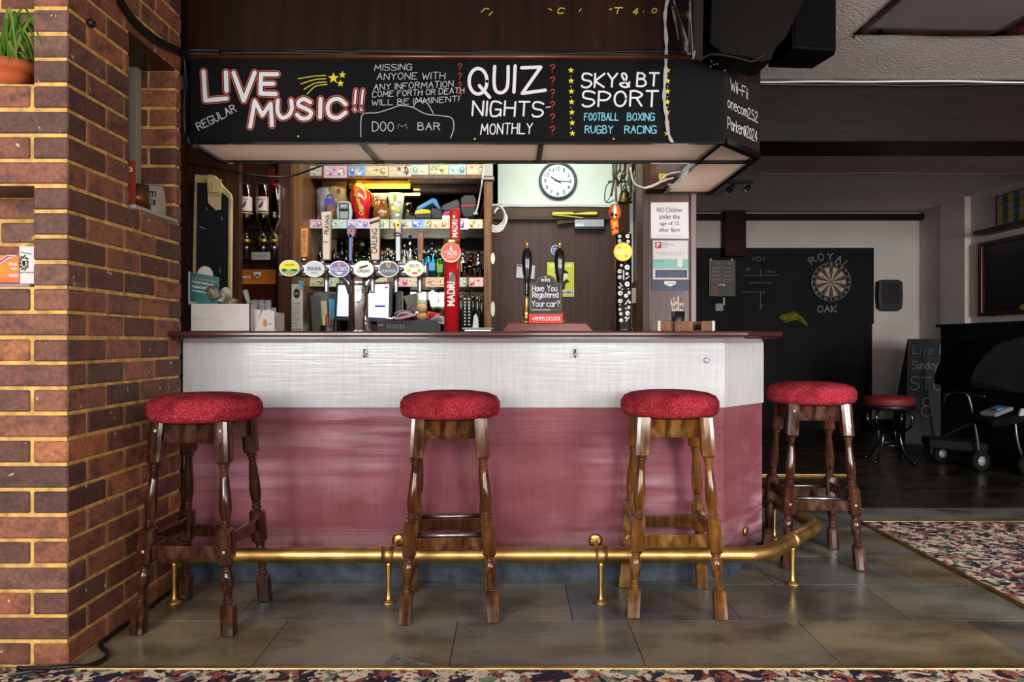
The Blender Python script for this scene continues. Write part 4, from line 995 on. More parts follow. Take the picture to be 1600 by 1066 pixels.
# ================================================================ behind the bar: left side
YK = 4.30
cl = R('menu_chalkboard', 'tall blank chalkboard in a cream shaped frame on the left panelling', 'chalkboard', tuple(at(330, 490, YK)))
outl = [(299, 500), (303.5, 274), (305, 272.5), (312, 273.5), (322, 273.5), (329, 272.6), (336, 274.5), (342, 281), (348, 290), (355, 297), (360.5, 303), (362, 310), (360.5, 500)]
b = B(); b.pprism(C('c8b283', .5, var=.15, scale=12), outl, YK-.025, .025, .004); b.done('frame', cl)
b = B(); b.pprism(M('slate_grey_board', '202325', .35), [(305, 500), (308.5, 285), (325, 286), (334, 290), (344, 299), (352, 305), (357, 310), (355.5, 500)], YK-.028, .004)
for p, q in (((322, 324), (324, 328)), ((346, 339), (347, 344)), ((312, 354), (321, 358)), ((343, 419), (344.5, 426))): b.ribbon(C('9aa0a0'), [p, q], 1.2, lambda a, c: at(a, c, YK-.0288))
b.done('writing_panel', cl, 'blank dark panel')
b = B(); b.pprism(C('d6c191', .5), [(323.5, 277.5), (346, 280), (345, 327.5), (337, 328.5), (325, 317)], YK-.031, .004); b.ptext(C('8a7440'), 'Brewers', 334, 301, 19, 5, YK-.0316, -4); b.ptext(C('8a7440'), 'of fine ale', 335, 306, 17, 2.6, YK-.0316); b.ribbon(C('8a7440'), sp((327, 299), (327, 289), (331, 287), (332, 292), (329, 299)), .8, lambda a, c: at(a, c, YK-.0316)); b.done('plaque', cl, 'cream printed plaque')
YO = 4.6
def optic(px, label, gl, lab=True):
    r = R('optic_bottle', label, 'bottle', tuple(at(px, 345, YO)), 0, 'upturned spirit bottles on optics'); k = YO/F
    rr = 10.8*k; b = B(); z = lambda py: Z(py, YO)
    b.lathe(gl, [(0, z(288)), (rr*.9, z(288)), (rr, z(291)), (rr, z(340)), (rr*.85, z(347)), (rr*.4, z(356)), (rr*.34, z(366)), (0, z(366))], (X(px, YO), YO, 0), 28); b.done('bottle', r)
    if lab:
        b = B(); t = lambda u, v: Vector((X(px, YO)+(rr+.001)*math.sin(u/rr), YO-(rr+.001)*math.cos(u/rr), z(320)+v))
        b.surf(C('c9b5ae', .6), lambda u, v: t((u-.5)*rr*2.6, (v-.5)*22*k), 12, 2); t2 = lambda u, v: Vector((X(px, YO)+(rr+.002)*math.sin(u/rr), YO-(rr+.002)*math.cos(u/rr), z(320)+v))
        t_ = bmesh.new(); t_.faces.new([t_.verts.new(t2(a*k, c*k)) for a, c in ((-4, -6), (-2.5, -3), (0, 0), (2, 3), (3, 5), (4, 3), (3.4, 0), (2, -4), (0, -6.5))]); b.add(t_, C('4a1f1c'))
        b.text(C('7a3a34'), 'Scotch', lambda u, v: t2(u, v+7*k), 13*k, 4*k); b.lathe(C('a08a3c', .4), [(rr+.0012, z(333)), (rr+.0012, z(335.5))], (X(px, YO), YO, 0), 28); b.done('label', r, 'pale label with a dark bird')
    b = B(); b.lathe(gClear, [(0, z(366)), (rr*.5, z(366)), (rr*.62, z(372)), (rr*.62, z(383)), (rr*.4, z(386)), (0, z(386))], (X(px, YO), YO, 0), 20); b.lathe(mSteel, [(0, z(386)), (rr*.42, z(386)), (rr*.42, z(389)), (rr*.2, z(391)), (rr*.2, z(399)), (0, z(399))], (X(px, YO), YO, 0), 16); b.lathe(C('a5822c', .3, metal=.8), [(rr*.64, z(374)), (rr*.64, z(380))], (X(px, YO), YO, 0), 20); b.done('optic', r)
optic(384.5, 'upturned whisky bottle on an optic beside the chalkboard', gAmber)
optic(411, 'upturned whisky bottle on an optic below the red tinsel', gAmber)
optic(428, 'plain dark upturned bottle on an optic, rightmost of three', gBrown, False)
b = B(); b.pbox(mDark, 374, 399, 436, 405, 4.70, .08); b.box(mDark, X(384, 4.7)-.01, X(428, 4.7)+.01, 4.68, 4.78, Z(358, 4.7), Z(354, 4.7)); b.done('optic_rack', label='dark wooden rack behind the upturned bottles', cat='rack')
b = B(); b.pbox(C('8f8c86', .5), 393, 394, 422, 406, 4.53, .004); b.ptext(mInkG, 'Scotch Whisky', 407, 400, 22, 4, 4.529); b.done('shelf_label', label='grey label strip below the upturned whisky bottles', cat='label')
og = R('orange_display', 'orange drinks sign over a copper reflecting panel left of the taps', 'sign', tuple(at(403, 490, 4.7)))
b = B(); b.pbox(C('b5651c', .4), 375, 421, 431, 444, 4.7, .01); b.ptext(mInkW, 'SPIRITS', 384, 433, 16, 4, 4.699); b.pprism(mInkW, [(396, 425), (408, 425), (407, 430), (402, 434), (397, 430)], 4.699, .001); b.pprism(mInk, [(398, 429), (406, 429), (402, 433)], 4.6985, .001); b.done('header', og)
b = B(); b.pbox(M('copper_panel', '5a2a18', .18, .6), 375, 444, 431, 520, 4.7, .01); b.done('copper_panel', og)
b = B(); random.seed(3)
for k in range(150):
    c = at(427+random.gauss(0, 4), 283+random.gauss(0, 9), 4.55+random.gauss(0, .02)); d = Vector((random.gauss(0, 1), random.gauss(0, 1), random.gauss(0, 1))).normalized()*.02
    b.cyl(C('8a0f1c', .2, metal=.6), c, c+d, .0016, .0004, 4)
b.done('red_tinsel', label='bunch of red tinsel above the upturned bottles', cat='tinsel', kind='stuff')
b = B(); b.tube(mCable, [at(292, 256, 4.25), at(330, 262, 4.2), at(372, 270, 4.2), at(418, 276, 4.25), at(455, 275, 4.3), at(505, 258, 4.3)], .006, 8); b.done('slack_cable', label='slack black cable strung across above the menu chalkboard', cat='cable')
b = B(); Yn = 4.64
b.pbox(C('bdbab4', .6), 454, 444, 473, 517, Yn, .003); b.pprism(mInk, ell(463.5, 459, 5, 7.5, 20), Yn-.0006, .0006); b.ptext(C('bdbab4'), 'LIST', 463.5, 459, 7, 3.5, Yn-.0012); b.ptext(mInk, 'Cocktails', 463.5, 474, 12, 3, Yn-.0006); b.pbox(mInk, 456, 514, 471, 515, Yn-.0008, .0008)
random.seed(5)
for k in range(15): w_ = random.uniform(7, 14); b.pbox(mInkG, 456, 479+k*2.2, 456+w_, 479.7+k*2.2, Yn-.0006, .0006)
b.done('price_list', label='tall white price list pinned to the post left of the till', cat='notice')
b = B(); b.pprism(C('3a9ac0', .5), [(466, 438), (475, 440), (473, 449), (468, 446)], Yn-.02, .002); b.done('blue_tag', label='small light blue tag above the white price list', cat='tag')

# ================================================================ back bar shelving
YB_ = 4.86                                        # front of the shelves
xa, xb = X(471, YB_)+.004, X(757, YB_)
sh = R('back_bar_shelves', 'wooden back bar shelving with mirrored back behind the beer towers', 'shelves', ((xa+xb)/2, YB_+.12, .9))
b = B(); b.box(mMirror, xa, xb, YB_+.27, YB_+.28, .9, 2.07); b.done('mirror', sh)
b = B(); b.box(mMid, xa, xb, YB_+.28, YB_+.30, .9, 2.2); b.done('back_board', sh)
for py in (343, 433):
    b = B(); b.box(mMid, xa, xb, YB_, YB_+.268, Z(py+13, YB_), Z(py, YB_)); b.done('shelf', sh)
b = B(); b.box(mMid, xa, xb, YB_+.01, YB_+.268, 2.0, 2.02); b.box(mMid, xa, xb, YB_, YB_+.012, 1.995, 2.2); b.done('pelmet', sh)
b = B(); b.box(mDark, xa, xb, 4.50, YB_+.30, .86, .90, .004); b.done('back_counter', sh)
for px in (478,):
    b = B(); b.box(mDark, X(470, YB_), X(480, YB_), YB_-.01, YB_+.26, .9, 2.0); b.done('side_board', sh)
b = B(); b.box(mMid, X(756, 4.84), X(768, 4.84), 4.84, 5.2, 0, CZ-.002, .004); b.box(C('8c8880', .5), X(754, 4.83), X(770, 4.83), 4.83, 4.88, Z(275, 4.83), CZ-.002); b.box(C('7a736a', .5), X(752, 4.82), X(772, 4.82), 4.82, 4.88, Z(281, 4.82), Z(276, 4.82), .003); b.done('column', sh)
b = B(); b.box(mBrass, X(560, 5.0), X(640, 5.0), 4.90, 4.93, 1.988, 2.0); b.done('lamp_strip', sh, 'yellow lamp strip under the pelmet')
b = B(); b.box(C('d8b468', .5), X(545, 5.05), X(641, 5.05), 5.05, 5.06, Z(295, 5.05), 2.0); b.done('reflection_panel', sh, 'added panel standing in for a yellow mirror reflection')  # added board in place of the lit underside reflected in the mirror
b = B(); b.box(C('3a2a20'), xa, xb, YB_+.25, YB_+.268, Z(293, YB_+.26), Z(290, YB_+.26)); b.done('mirror_bar', sh)
# banknotes stuck along the three edges
NOTE = {'grey': ('a9aba4', '7f8a86'), 'pink': ('c3a3b4', '8d6a92'), 'blue': ('7f9fd0', '3d62ae'), 'buff': ('c9b88e', '8f7f55'), 'sepia': ('c4b39a', '544438'), 'mint': ('b3c8b0', '6f9a86'), 'teal': ('a4c0c4', '4f8490'), 'peach': ('d6b698', 'b5794f'), 'violet': ('b9b2d0', '6a62a0'), 'orange': ('d8a67a', 'c8643a'), 'olive': ('b6b58c', '77784a'), 'rose': ('d8aeb0', 'b84a62'), 'cream': ('d2c8ac', '9c8f6c')}
def note(row, i, px, py, w_, h_, c, tilt=0, dY=0):
    Y = YB_-.0015-dY; b = B(); a, d = NOTE[c]; ma, md = C(a, .7), C(d, .7)
    rng = random.Random(row*100+i)
    b.pbox(ma, px-w_/2, py-h_/2, px+w_/2, py+h_/2, Y, .0012)
    y0 = Y-.0006; s = 1 if rng.random() < .5 else -1
    b.pprism(md, ell(px+s*w_*.27, py+h_*.03, h_*.27, h_*.36, 18), y0, .0005); b.pprism(C('d8cdb8', .7), ell(px+s*w_*.27, py-h_*.1, h_*.12, h_*.14, 12), y0-.0005, .0005)
    for k in range(9):
        u, v, a_ = px+rng.uniform(-.4, .3)*w_, py+rng.uniform(-.32, .32)*h_, rng.uniform(.04, .12)*w_
        b.pprism((md, C(NOTE[rng.choice(list(NOTE))][0], .7), C('d6cdb6', .7))[k % 3], ell(u, v, a_, h_*rng.uniform(.05, .16), 10), y0-.0001*k, .0004)
    for k in range(3): b.pbox(md, px-w_*.44, py-h_*.40+k*h_*.36, px+w_*(.1+.1*k), py-h_*.37+k*h_*.36, y0, .0005)
    edge = ['on the top pelmet', 'along the upper shelf edge', 'along the lower shelf edge'][row]
    b.done('banknote', label='%s banknote %s, %s from the left' % (c, edge, ORD[i]), cat='banknote', group='banknotes %s' % edge)
ORD = ['first', 'second', 'third', 'fourth', 'fifth', 'sixth', 'seventh', 'eighth', 'ninth', 'tenth', 'eleventh', 'twelfth', 'thirteenth', 'fourteenth']
for i, (px, w_, c, dy, h_) in enumerate(((487, 31, 'grey', 2, 15), (524, 36, 'pink', 3.5, 19), (558, 27, 'blue', 2, 15), (589, 35, 'buff', 2, 15.5), (625, 34, 'sepia', 2.5, 17), (656, 27, 'mint', 0.5, 15), (686, 30, 'olive', 0, 15.5), (715, 26, 'teal', 0, 15.5), (744, 29, 'peach', 0, 15))): note(0, i, px, 265+dy, w_, h_, c)
for i, (px, w_, c, h_) in enumerate(((493, 20, 'pink', 14), (528, 27, 'teal', 14), (561, 36, 'violet', 14), (601, 13, 'mint', 14), (616, 14, 'cream', 14), (634, 20, 'grey', 14), (654, 19, 'blue', 14), (668, 9, 'olive', 14), (687, 27, 'peach', 14), (709, 16, 'orange', 14), (725, 14, 'violet', 17), (743, 22, 'buff', 14))): note(1, i, px, 350, w_, h_, c)
for i, (px, w_, c, h_) in enumerate(((495, 26, 'olive', 13), (520, 20, 'mint', 14), (548, 30, 'grey', 14), (590, 30, 'buff', 14), (629, 14, 'rose', 14), (648, 23, 'cream', 14), (682, 34, 'peach', 15), (705, 12, 'orange', 14), (723, 11, 'mint', 14), (744, 22, 'rose', 14))): note(2, i, px, 441, w_, h_, c)

ZU, ZLs, ZCt = Z(343, YB_), Z(433, YB_), .90      # upper shelf, lower shelf, back counter
# upper shelf
Yu = YB_+.10
bg = R('printed_bag', 'white and cream printed plastic bag on the upper shelf left end', 'bag', tuple(at(516, 343, Yu)))
b = B(); rnd = random.Random(4)
def bagf(c1, x0, x1, y0, y1, dep):
    def f(u, v):
        a = at(x0+(x1-x0)*u, y1+(y0-y1)*v, Yu); a.z = max(a.z, ZU+.001)
        a.y += dep*(-math.sin(u*PI)*math.sin(min(1, v*1.1)*PI*.9)+.3)+.006*math.sin(u*9+v*7); a.x += .004*math.sin(v*11+u*3); return a
    return f
b.surf(C('c3a876', .45, var=.15, scale=14), bagf(0, 503, 541, 282, 343, .05), 10, 10, True, .004); b.surf(C('b9bcc4', .3, var=.25, scale=20), bagf(0, 493, 526, 292, 343, .08), 10, 10, True, .004); b.done('bag', bg)
b = B(); y0 = Yu-.075; b.pprism(C('3c3f9a', .4), [(507, 311), (525, 311), (523, 330), (511, 330)], y0, .002); b.tube(C('2c3f9a'), [at(511, 312, y0), at(512, 306, y0), at(516, 304.5, y0), (at(520, 306, y0)), at(521, 312, y0)], .004, 6); b.pprism(C('7a4a2c'), [(512, 320), (520, 318), (523, 330), (512, 330)], y0-.001, .002); b.ball(C('c8752c'), at(524, 313, y0), (.009, .002, .009), 10); b.pprism(C('6a3a20'), ell(529, 299, 3.5, 5, 14), y0-.002, .002); b.done('printed_motif', bg, 'purple and brown printed motif')
Yc2 = YB_+.03
cm = R('card_machine', 'pale card payment machine on the upper shelf before the red jug', 'card machine', tuple(at(537.5, 343, Yc2)))
b = B(); b.pprism(C('a4acb8', .35), [(527, 343), (525.5, 330), (528, 316), (532, 314.5), (544, 314.5), (547, 317), (549.5, 330), (548, 343)], Yc2, .04, .005); b.done('body', cm)
b = B(); b.pbox(C('24262a', .25), 529.5, 317, 545, 342, Yc2-.003, .004, .001); b.pbox(C('6c7a78', .3), 531, 318.5, 543.5, 326, Yc2-.005, .003); b.pbox(C('aab0a4', .5), 531, 330.5, 543.5, 341, Yc2-.005, .003); b.ptext(mInkW, 'READY', 537, 322, 9, 2.6, Yc2-.0056)
for k in range(3):
    for j in range(3): b.pbox(C('6a7270'), 532+k*4, 331.5+j*3, 535+k*4, 333.5+j*3, Yc2-.0062, .002)
b.done('screen_and_keys', cm, 'dark screen panel with grey keys')
jg = R('red_jug', 'large glossy red and orange rounded jug with yellow script', 'jug', tuple(at(563, 343, Yu)))
def grad_mat():
    m = M('red_orange_glaze', 'b3161c', .22, coat=.5); nt = m.node_tree; I = nt.nodes['Principled BSDF'].inputs
    tc = nt.nodes.new('ShaderNodeTexCoord'); sx = nt.nodes.new('ShaderNodeSeparateXYZ'); nt.links.new(tc.outputs['Object'], sx.inputs[0])
    r = ramp(nt, sx.outputs[2], [(.11, 'a3101c'), (.18, 'b8221a'), (.245, 'd8701a')]); nt.links.new(r.outputs[0], I['Base Color']); return m
mJug = grad_mat()
k = Yu/F; zj = ZU
b = B(); tilt = Matrix.Rotation(math.radians(-7), 4, 'Y')
b.lathe(mJug, [(0, 0), (9*k, 0), (10*k, 3*k), (11.5*k, 9*k), (14*k, 20*k), (15.8*k, 32*k), (15.4*k, 44*k), (12.3*k, 54*k), (7*k, 61*k), (0, 63.5*k)], (X(566, Yu), Yu+.02, zj), 36, tilt); b.done('body', jg)
b = B(); b.lathe(mJug, [(0, 0), (12*k, 0), (12.5*k, 5*k), (9.5*k, 6*k), (0, 6*k)], (X(566, Yu), Yu+.02, zj), 30); b.text(C('e8c8b8'), 'Select', cylmap(X(566, Yu), Yu+.02, zj+3*k, 12.8*k), 11*k, 3*k, 0, cut=.005); b.done('foot', jg)
def jmap(u, v):
    zz = zj+30*k+v; a = u/(15*k)
    t = (zz-zj)/(64*k); prof = [(0, 9.5), (.14, 11.7), (.31, 14.2), (.5, 16), (.69, 15.6), (.85, 12.5), (1, 4)]
    for (t0, r0_), (t1, r1_) in zip(prof, prof[1:]):
        if t0 <= t <= t1: r = r0_+(r1_-r0_)*(t-t0)/(t1-t0)
    r = (r+.7)*k; return tilt @ Vector((r*math.sin(a), -r*math.cos(a), zz-zj))+Vector((X(566, Yu), Yu+.02, zj))
b = B(); b.text(C('c9b32c', .5), 'Outstanding', jmap, 42*k, 9*k, math.radians(98), .25, cut=.004); b.done('lettering', jg, 'yellow script running up the side')
b = B(); b.tube(mJug, [at(572, 297, Yu), at(578, 301, Yu), at(581.5, 309, Yu), at(580.5, 318, Yu), at(576, 324, Yu)], .006, 10); b.done('handle', jg)
st = R('stoneware_jar', 'brown stoneware flagon with pale rim beside the red jug', 'jar', tuple(at(597, 343, Yu)))
b = B(); k = Yu/F; o = (X(597, Yu), Yu-.01, ZU)
b.lathe(C('6b3e14', .25, var=.2, scale=14, coat=.5), [(0, 0), (11*k, 0), (13.5*k, 4*k), (14*k, 13*k), (12.5*k, 20*k), (8*k, 25*k), (7.5*k, 33*k), (0, 33*k)], o, 32); b.ptext(C('d9b878'), 'HONEY', 597, 332, 13, 4, Yu-.01-14.3*k); b.done('body', st)
b = B(); b.lathe(C('cfc6b2', .3), [(7.4*k, 33*k), (7.8*k, 36*k), (9*k, 40*k), (9*k, 42*k), (7*k, 42.3*k), (6.5*k, 34*k)], o, 28); b.tube(C('7d5220', .3), [at(590, 312, Yu-.01), at(584, 315, Yu-.01), at(584, 324, Yu-.01)], .008, 8); b.done('rim', st, 'pale rim')
tb = R('lemon_tumbler', 'tall frosted tumbler printed with lemons and leaves', 'tumbler', tuple(at(619, 343, Yu)))
b = B(); o = (X(619, Yu), Yu, ZU); b.lathe(M('frosted_plastic', 'c2c9c2', .35, trans=.35), [(0, 0), (9*k, 0), (13*k, 44*k), (12.2*k, 44*k), (8.4*k, 2*k), (0, 2*k)], o, 30)
for px, py, rx, ry, c in ((615, 325, 4, 3.6, 'd8c82c'), (622, 328, 3.5, 3, '9ab83a'), (617, 309, 2.6, 5, '7aa83a'), (625, 313, 3, 2.4, 'a9c4d6'), (612, 317, 2.4, 2, 'a9b8cc'), (621, 336, 3, 2.4, 'b9c4d0')):
    b.pprism(C(c, .5), ell(px, py, rx, ry, 16), Yu-(9+4*(343-py)/44)*k-.003, .004)
b.done('cup', tb)
b = B(); b.lathe(gClear, [(0, 0), (4.5*k, 0), (5.5*k, 28*k), (5*k, 28*k), (4*k, 2*k), (0, 2*k)], (X(637, Yu), Yu, ZU), 24); b.done('short_glass', label='clear straight glass between lemon tumbler and glasses cases', cat='glass')
def case(name, label, pts, Y, d, m, parts=()):
    r = R(name, label, 'case', tuple(at(sum(p[0] for p in pts)/len(pts), max(p[1] for p in pts), Y)), 0, 'glasses cases on the upper shelf')
    b = B(); b.pprism(m, pts, Y, d, .008); b.done('body', r)
    for nm, pp, mm in parts: b = B(); b.pprism(mm, pp, Y-.004, d*.9, .003); b.done(nm, r)
mBlu = C('2a6fb0', .35)
case('glasses_case', 'yellow-lidded black glasses case lying beneath the blue one', [(648, 342.5), (647, 334), (650, 330), (672, 330), (674, 334), (673, 342.5)], Yu-.04, .07, C('16161a', .4), (('lid', [(647.5, 335), (649, 329), (660, 326.5), (671, 328), (673, 333)], C('c9a81c', .4)),))
case('glasses_case', 'bright blue glasses case tilted on top of the others', [(650, 328), (652, 323), (676, 309), (682, 311), (687, 325), (686, 328), (676, 318), (655, 329)], Yu+.03, .06, mBlu)
case('glasses_case', 'black glasses case with zip lying flat in the middle', [(665, 342.5), (664, 337), (676, 324), (690, 328), (693, 342.5)], Yu+.01, .07, C('141416', .45))
case('glasses_case', 'black leather case resting on a pink spotted underside', [(689, 327), (692, 320), (713, 311), (717, 313), (719, 322), (712, 328), (695, 331)], Yu+.0, .06, C('2a2a30', .5))
b = B(); rr = random.Random(2); b.pprism(C('8a2a6a', .6), [(691, 337), (693, 331), (712, 326), (718, 323), (718, 330), (710, 336), (696, 338)], Yu-.02, .05, .005)
for k_ in range(34): b.pprism(mInk, ell(694+rr.random()*22, 327+rr.random()*9, .8, .8, 6), Yu-.0215, .001)
b.done('spotted_pouch', label='pink pouch with black spots under the leather case', cat='pouch')
case('glasses_case', 'large black case with a red band at the shelf end', [(719, 330), (720, 309), (726, 304), (741, 304), (745, 312), (744, 330), (738, 340), (724, 340)], Yu+.02, .08, C('17181b', .35), (('band', [(720, 320.5), (744.5, 319.5), (744.5, 322.5), (720, 323.5)], C('a5242c', .5)),))
b = B(); b.pbox(C('c4c4ca', .4), 691, 337, 704, 342.8, Yu-.05, .05, .002); b.done('white_carton', label='small white carton below the pink spotted pouch', cat='carton')
b = B(); b.pbox(C('15161a', .4), 633, 337, 648, 342.8, Yu-.05, .05, .002); b.done('black_block', label='small black box at the foot of the clear straight glass', cat='box')
b = B(); b.tube(mCableW, [at(741, 336, Yu-.04), at(746, 325, Yu-.05), at(750, 305, Yu-.06), at(753, 285, YB_-.03), at(756, 262, YB_-.03)], .005, 8); b.cbox(C('8f9094', .4), at(743, 334, Yu-.05), (.03, .02, .014), (0, 0, 0), .002); b.done('charging_lead', label='white lead with grey plug hanging at the upper shelf end', cat='lead')
# lower shelf: bottles and glasses
Yl_ = YB_+.10; kl = Yl_/F
def bottle(px, top, r, m, label, capm=None, shape='round', Y=None, lab=None, name='spirit_bottle', group='bottles on the lower shelf'):
    Y = Y or Yl_; k = Y/F; zz = lambda py: (433-py)*k*1.0+ZLs
    Ht = (433-top)*k; o = (X(px, Y), Y, ZLs); rr = r*k
    q = R(name, label, 'bottle', o, 0, group)
    b = B()
    prof = [(0, 0), (rr*.94, 0), (rr, .004), (rr, Ht*.58), (rr*.9, Ht*.66), (rr*.42, Ht*.76), (rr*.32, Ht*.82), (rr*.32, Ht*.9), (0, Ht*.9)]
    b.lathe(m, prof, o, 4 if shape == 'square' else 24, Matrix.Rotation(PI/4, 4, 'Z') if shape == 'square' else None); b.done('bottle', q)
    b = B(); b.lathe(capm or mSteel, [(0, Ht*.9), (rr*.38, Ht*.9), (rr*.38, Ht), (0, Ht)], o, 16); b.done('cap', q)
    if lab: b = B(); w_ = r*(1.1 if shape == 'square' else 1.2); yl = 433-(433-top)*.3; b.pbox(C(lab, .6), px-w_/2, yl-6, px+w_/2, yl+6, Y-rr*(.75 if shape == 'square' else 1.01)-.002, .002); b.pprism(mInkG, ell(px, yl, w_*.25, 2.5, 12), Y-rr*(.75 if shape == 'square' else 1.01)-.003, .001); b.done('label', q)
mCork = C('a5763c', .7); mBlueCap = C('2c3c7a', .3, metal=.4)
bottle(486, 412, 4, C('b9b4b0', .3), 'small white bottle behind the yellow badge', C('b02828'))
bottle(500, 380, 5, gDark, 'dark slim bottle hidden half by the cream tap handle', mBlack)
bottle(522, 385, 4.5, gBrown, 'brown bottle in front of the mirror, right of the cream tap handle', mBlack)
bottle(534, 376, 4.5, gDark, 'tall dark bottle left of the blue tap handle', mBlack)
bottle(557, 392, 4.5, gBrown, 'small brown bottle right of the blue tap handle', mBlack)
bottle(566, 378, 9, gGreen, 'green bottle with a square pale label', C('3a5a3a'), 'square', lab='a9b894')
bottle(597, 392, 4, gClear, 'clear bottle with wooden stopper, left of the corked one', mCork)
bottle(606, 386, 7, gClear, 'clear squat bottle with a large cork stopper', mCork, lab='b8b4a8')
bottle(632, 380, 5, gClear, 'clear bottle beside the black tap handle', mSteel)
bottle(641, 366, 7, gClear, 'tall clear bottle with dark blue cap', mBlueCap)
bottle(666, 384, 6.5, gBlue, 'light blue bottle right of the wooden tap handle', mBlack, lab='8ac0d8')
bottle(675, 378, 8, gBlue, 'larger blue bottle with red spot label', mBlack, 'round', Yl_-.05, '3f8cc0')
bottle(687, 388, 7.5, gLime, 'lime green bottle next to the red tower', C('3c7a28'), 'round', Yl_-.04, '5f8f2c')
bottle(699, 380, 6, glass('pink_glass', 'd8a8a8'), 'pale pink bottle half hidden behind the red tower', C('b87a78'))
for i, (px, top, r, m, nm) in enumerate(((490, 388, 4.5, gClear, 'clear'), (509, 384, 4.5, gBrown, 'brown'), (528, 390, 4.5, gClear, 'clear'), (541, 386, 4.5, gDark, 'dark'), (551, 382, 4.2, gClear, 'clear'), (577, 384, 4.6, gClear, 'clear'), (589, 380, 4.6, gBrown, 'brown'), (615, 384, 4.8, gClear, 'clear'), (626, 378, 4.4, gClear, 'clear'), (650, 382, 4.8, gClear, 'clear'), (658, 388, 4.4, gGreen, 'green'), (723, 384, 4.6, gClear, 'clear'), (736, 388, 5, gAmber, 'amber'), (747, 386, 4.6, gClear, 'clear'))):
    bottle(px, top, r, m, '%s bottle in the back row of the lower shelf, %s from the left' % (nm, ORD[i]), (mSteel, mBlack, C('8c2a24'))[i % 3], 'round', YB_+.20, (None, 'b9b4a4', None, 'a88f5c')[i % 4], group='back row bottles on the lower shelf')
def tumbler(px, h_, r, label, Y=None, nm='drinking_glass', m=None):
    Y = Y or Yl_; k = Y/F; b = B(); o = (X(px, Y), Y, ZLs)
    b.lathe(m or gClear, [(0, 0), (r*.8*k, 0), (r*k, h_*k), (r*.9*k, h_*k), (r*.7*k, 3*k), (0, 3*k)], o, 20); b.done(nm, label=label, cat='glass', group='glasses on the lower shelf')
for i, (px, h_, r) in enumerate(((512, 30, 4.5), (545, 24, 4.5), (585, 26, 4.2), (620, 22, 4.5), (655, 24, 4.5), (726, 24, 4), (734, 27, 4), (742, 20, 4.2), (750, 22, 4.0))):
    tumbler(px, h_, r, 'clear straight glass on the lower shelf, %s from the left' % ORD[i])
# back counter
Yt_ = 4.70
till = R('till', 'bar till with lit pale screen on a dark stand', 'till', tuple(at(568, 560, Yt_)))
b = B(); tp = [(525, 443), (613, 440), (612, 504), (522, 501)]
b.pprism(mBlack, tp, Yt_, .035, .004); b.done('bezel', till)
def scr():
    m = M('till_screen', 'c6c9f4', .3, emit=.75); return m
b = B(); b.pprism(scr(), [(528.5, 446), (608, 444), (607, 497), (526, 494)], Yt_-.001, .002)
b.pbox(C('c0283a', emit=.5), 601, 448, 606, 450.5, Yt_-.002, .001); b.pbox(C('33409a', emit=.4), 586, 477, 602, 480, Yt_-.002, .001); b.pbox(C('5a5f78'), 568, 448, 570, 450, Yt_-.002, .001); b.done('screen', till, 'lit pale lilac screen')
b = B(); b.pbox(mBlack, 556, 503, 580, 530, Yt_+.03, .03); b.box(mBlack, X(532, Yt_), X(580, Yt_), Yt_-.05, Yt_+.15, ZCt, ZCt+.06, .006); b.done('stand', till)
b = B(); Yp = 4.62; zt_ = Z(499.5, Yp); b.box(C('26272a', .5), X(588, Yp), X(683, Yp), Yp, Yp+.22, ZCt, zt_, .006); b.ptext(C('b0b0b4'), 'Systems', 595, 508, 9, 2.6, Yp-.0006); b.ptext(C('6a6a70'), '|||||||', 618, 510, 26, 7, Yp-.0006); b.done('cash_drawer', label='dark grey till printer unit with vents below the screen', cat='printer')
b = B(); b.pprism(C('5c534c', .6, var=.2, scale=40), [(630, 463), (650, 458), (657, 484), (640, 489)], Yp+.12, .01); b.done('slate_card', label='grey-brown tilted card standing behind the purple pouch', cat='card')
b = B(); b.pprism(mBlack, [(633, 478), (655, 492), (652, 499), (640, 495)], Yp+.10, .012); b.done('black_pad', label='black pad leaning below the tilted card', cat='pad')
b = B(); b.ball(C('6d5566', .6, var=.3, scale=30), at(631, 491, Yp+.05), (.06, .035, .026), 16); b.tube(C('a8a0b0', .3), [at(619, 498, Yp), at(623, 492, Yp), at(632, 489, Yp), at(645, 492, Yp)], .004, 6); b.done('purple_pouch', label='soft purple pouch on top of the printer unit', cat='pouch')
b = B(); b.tube(C('b07a8c', .4), [at(622, 498.5, Yp-.01), at(634, 496, Yp-.01), at(650, 492, Yp-.01)], .010, 10); b.done('pink_marker', label='pink pen lying before the purple pouch', cat='pen')
b = B(); b.tube(mChrome, [at(602, 497, Yp-.01), at(609, 498, Yp-.01), at(621, 498.5, Yp-.01)], .007, 8); b.ball(mChrome, at(616, 497, Yp-.01), .012, 10); b.done('bottle_opener', label='chrome corkscrew lying left of the pink pen', cat='corkscrew')
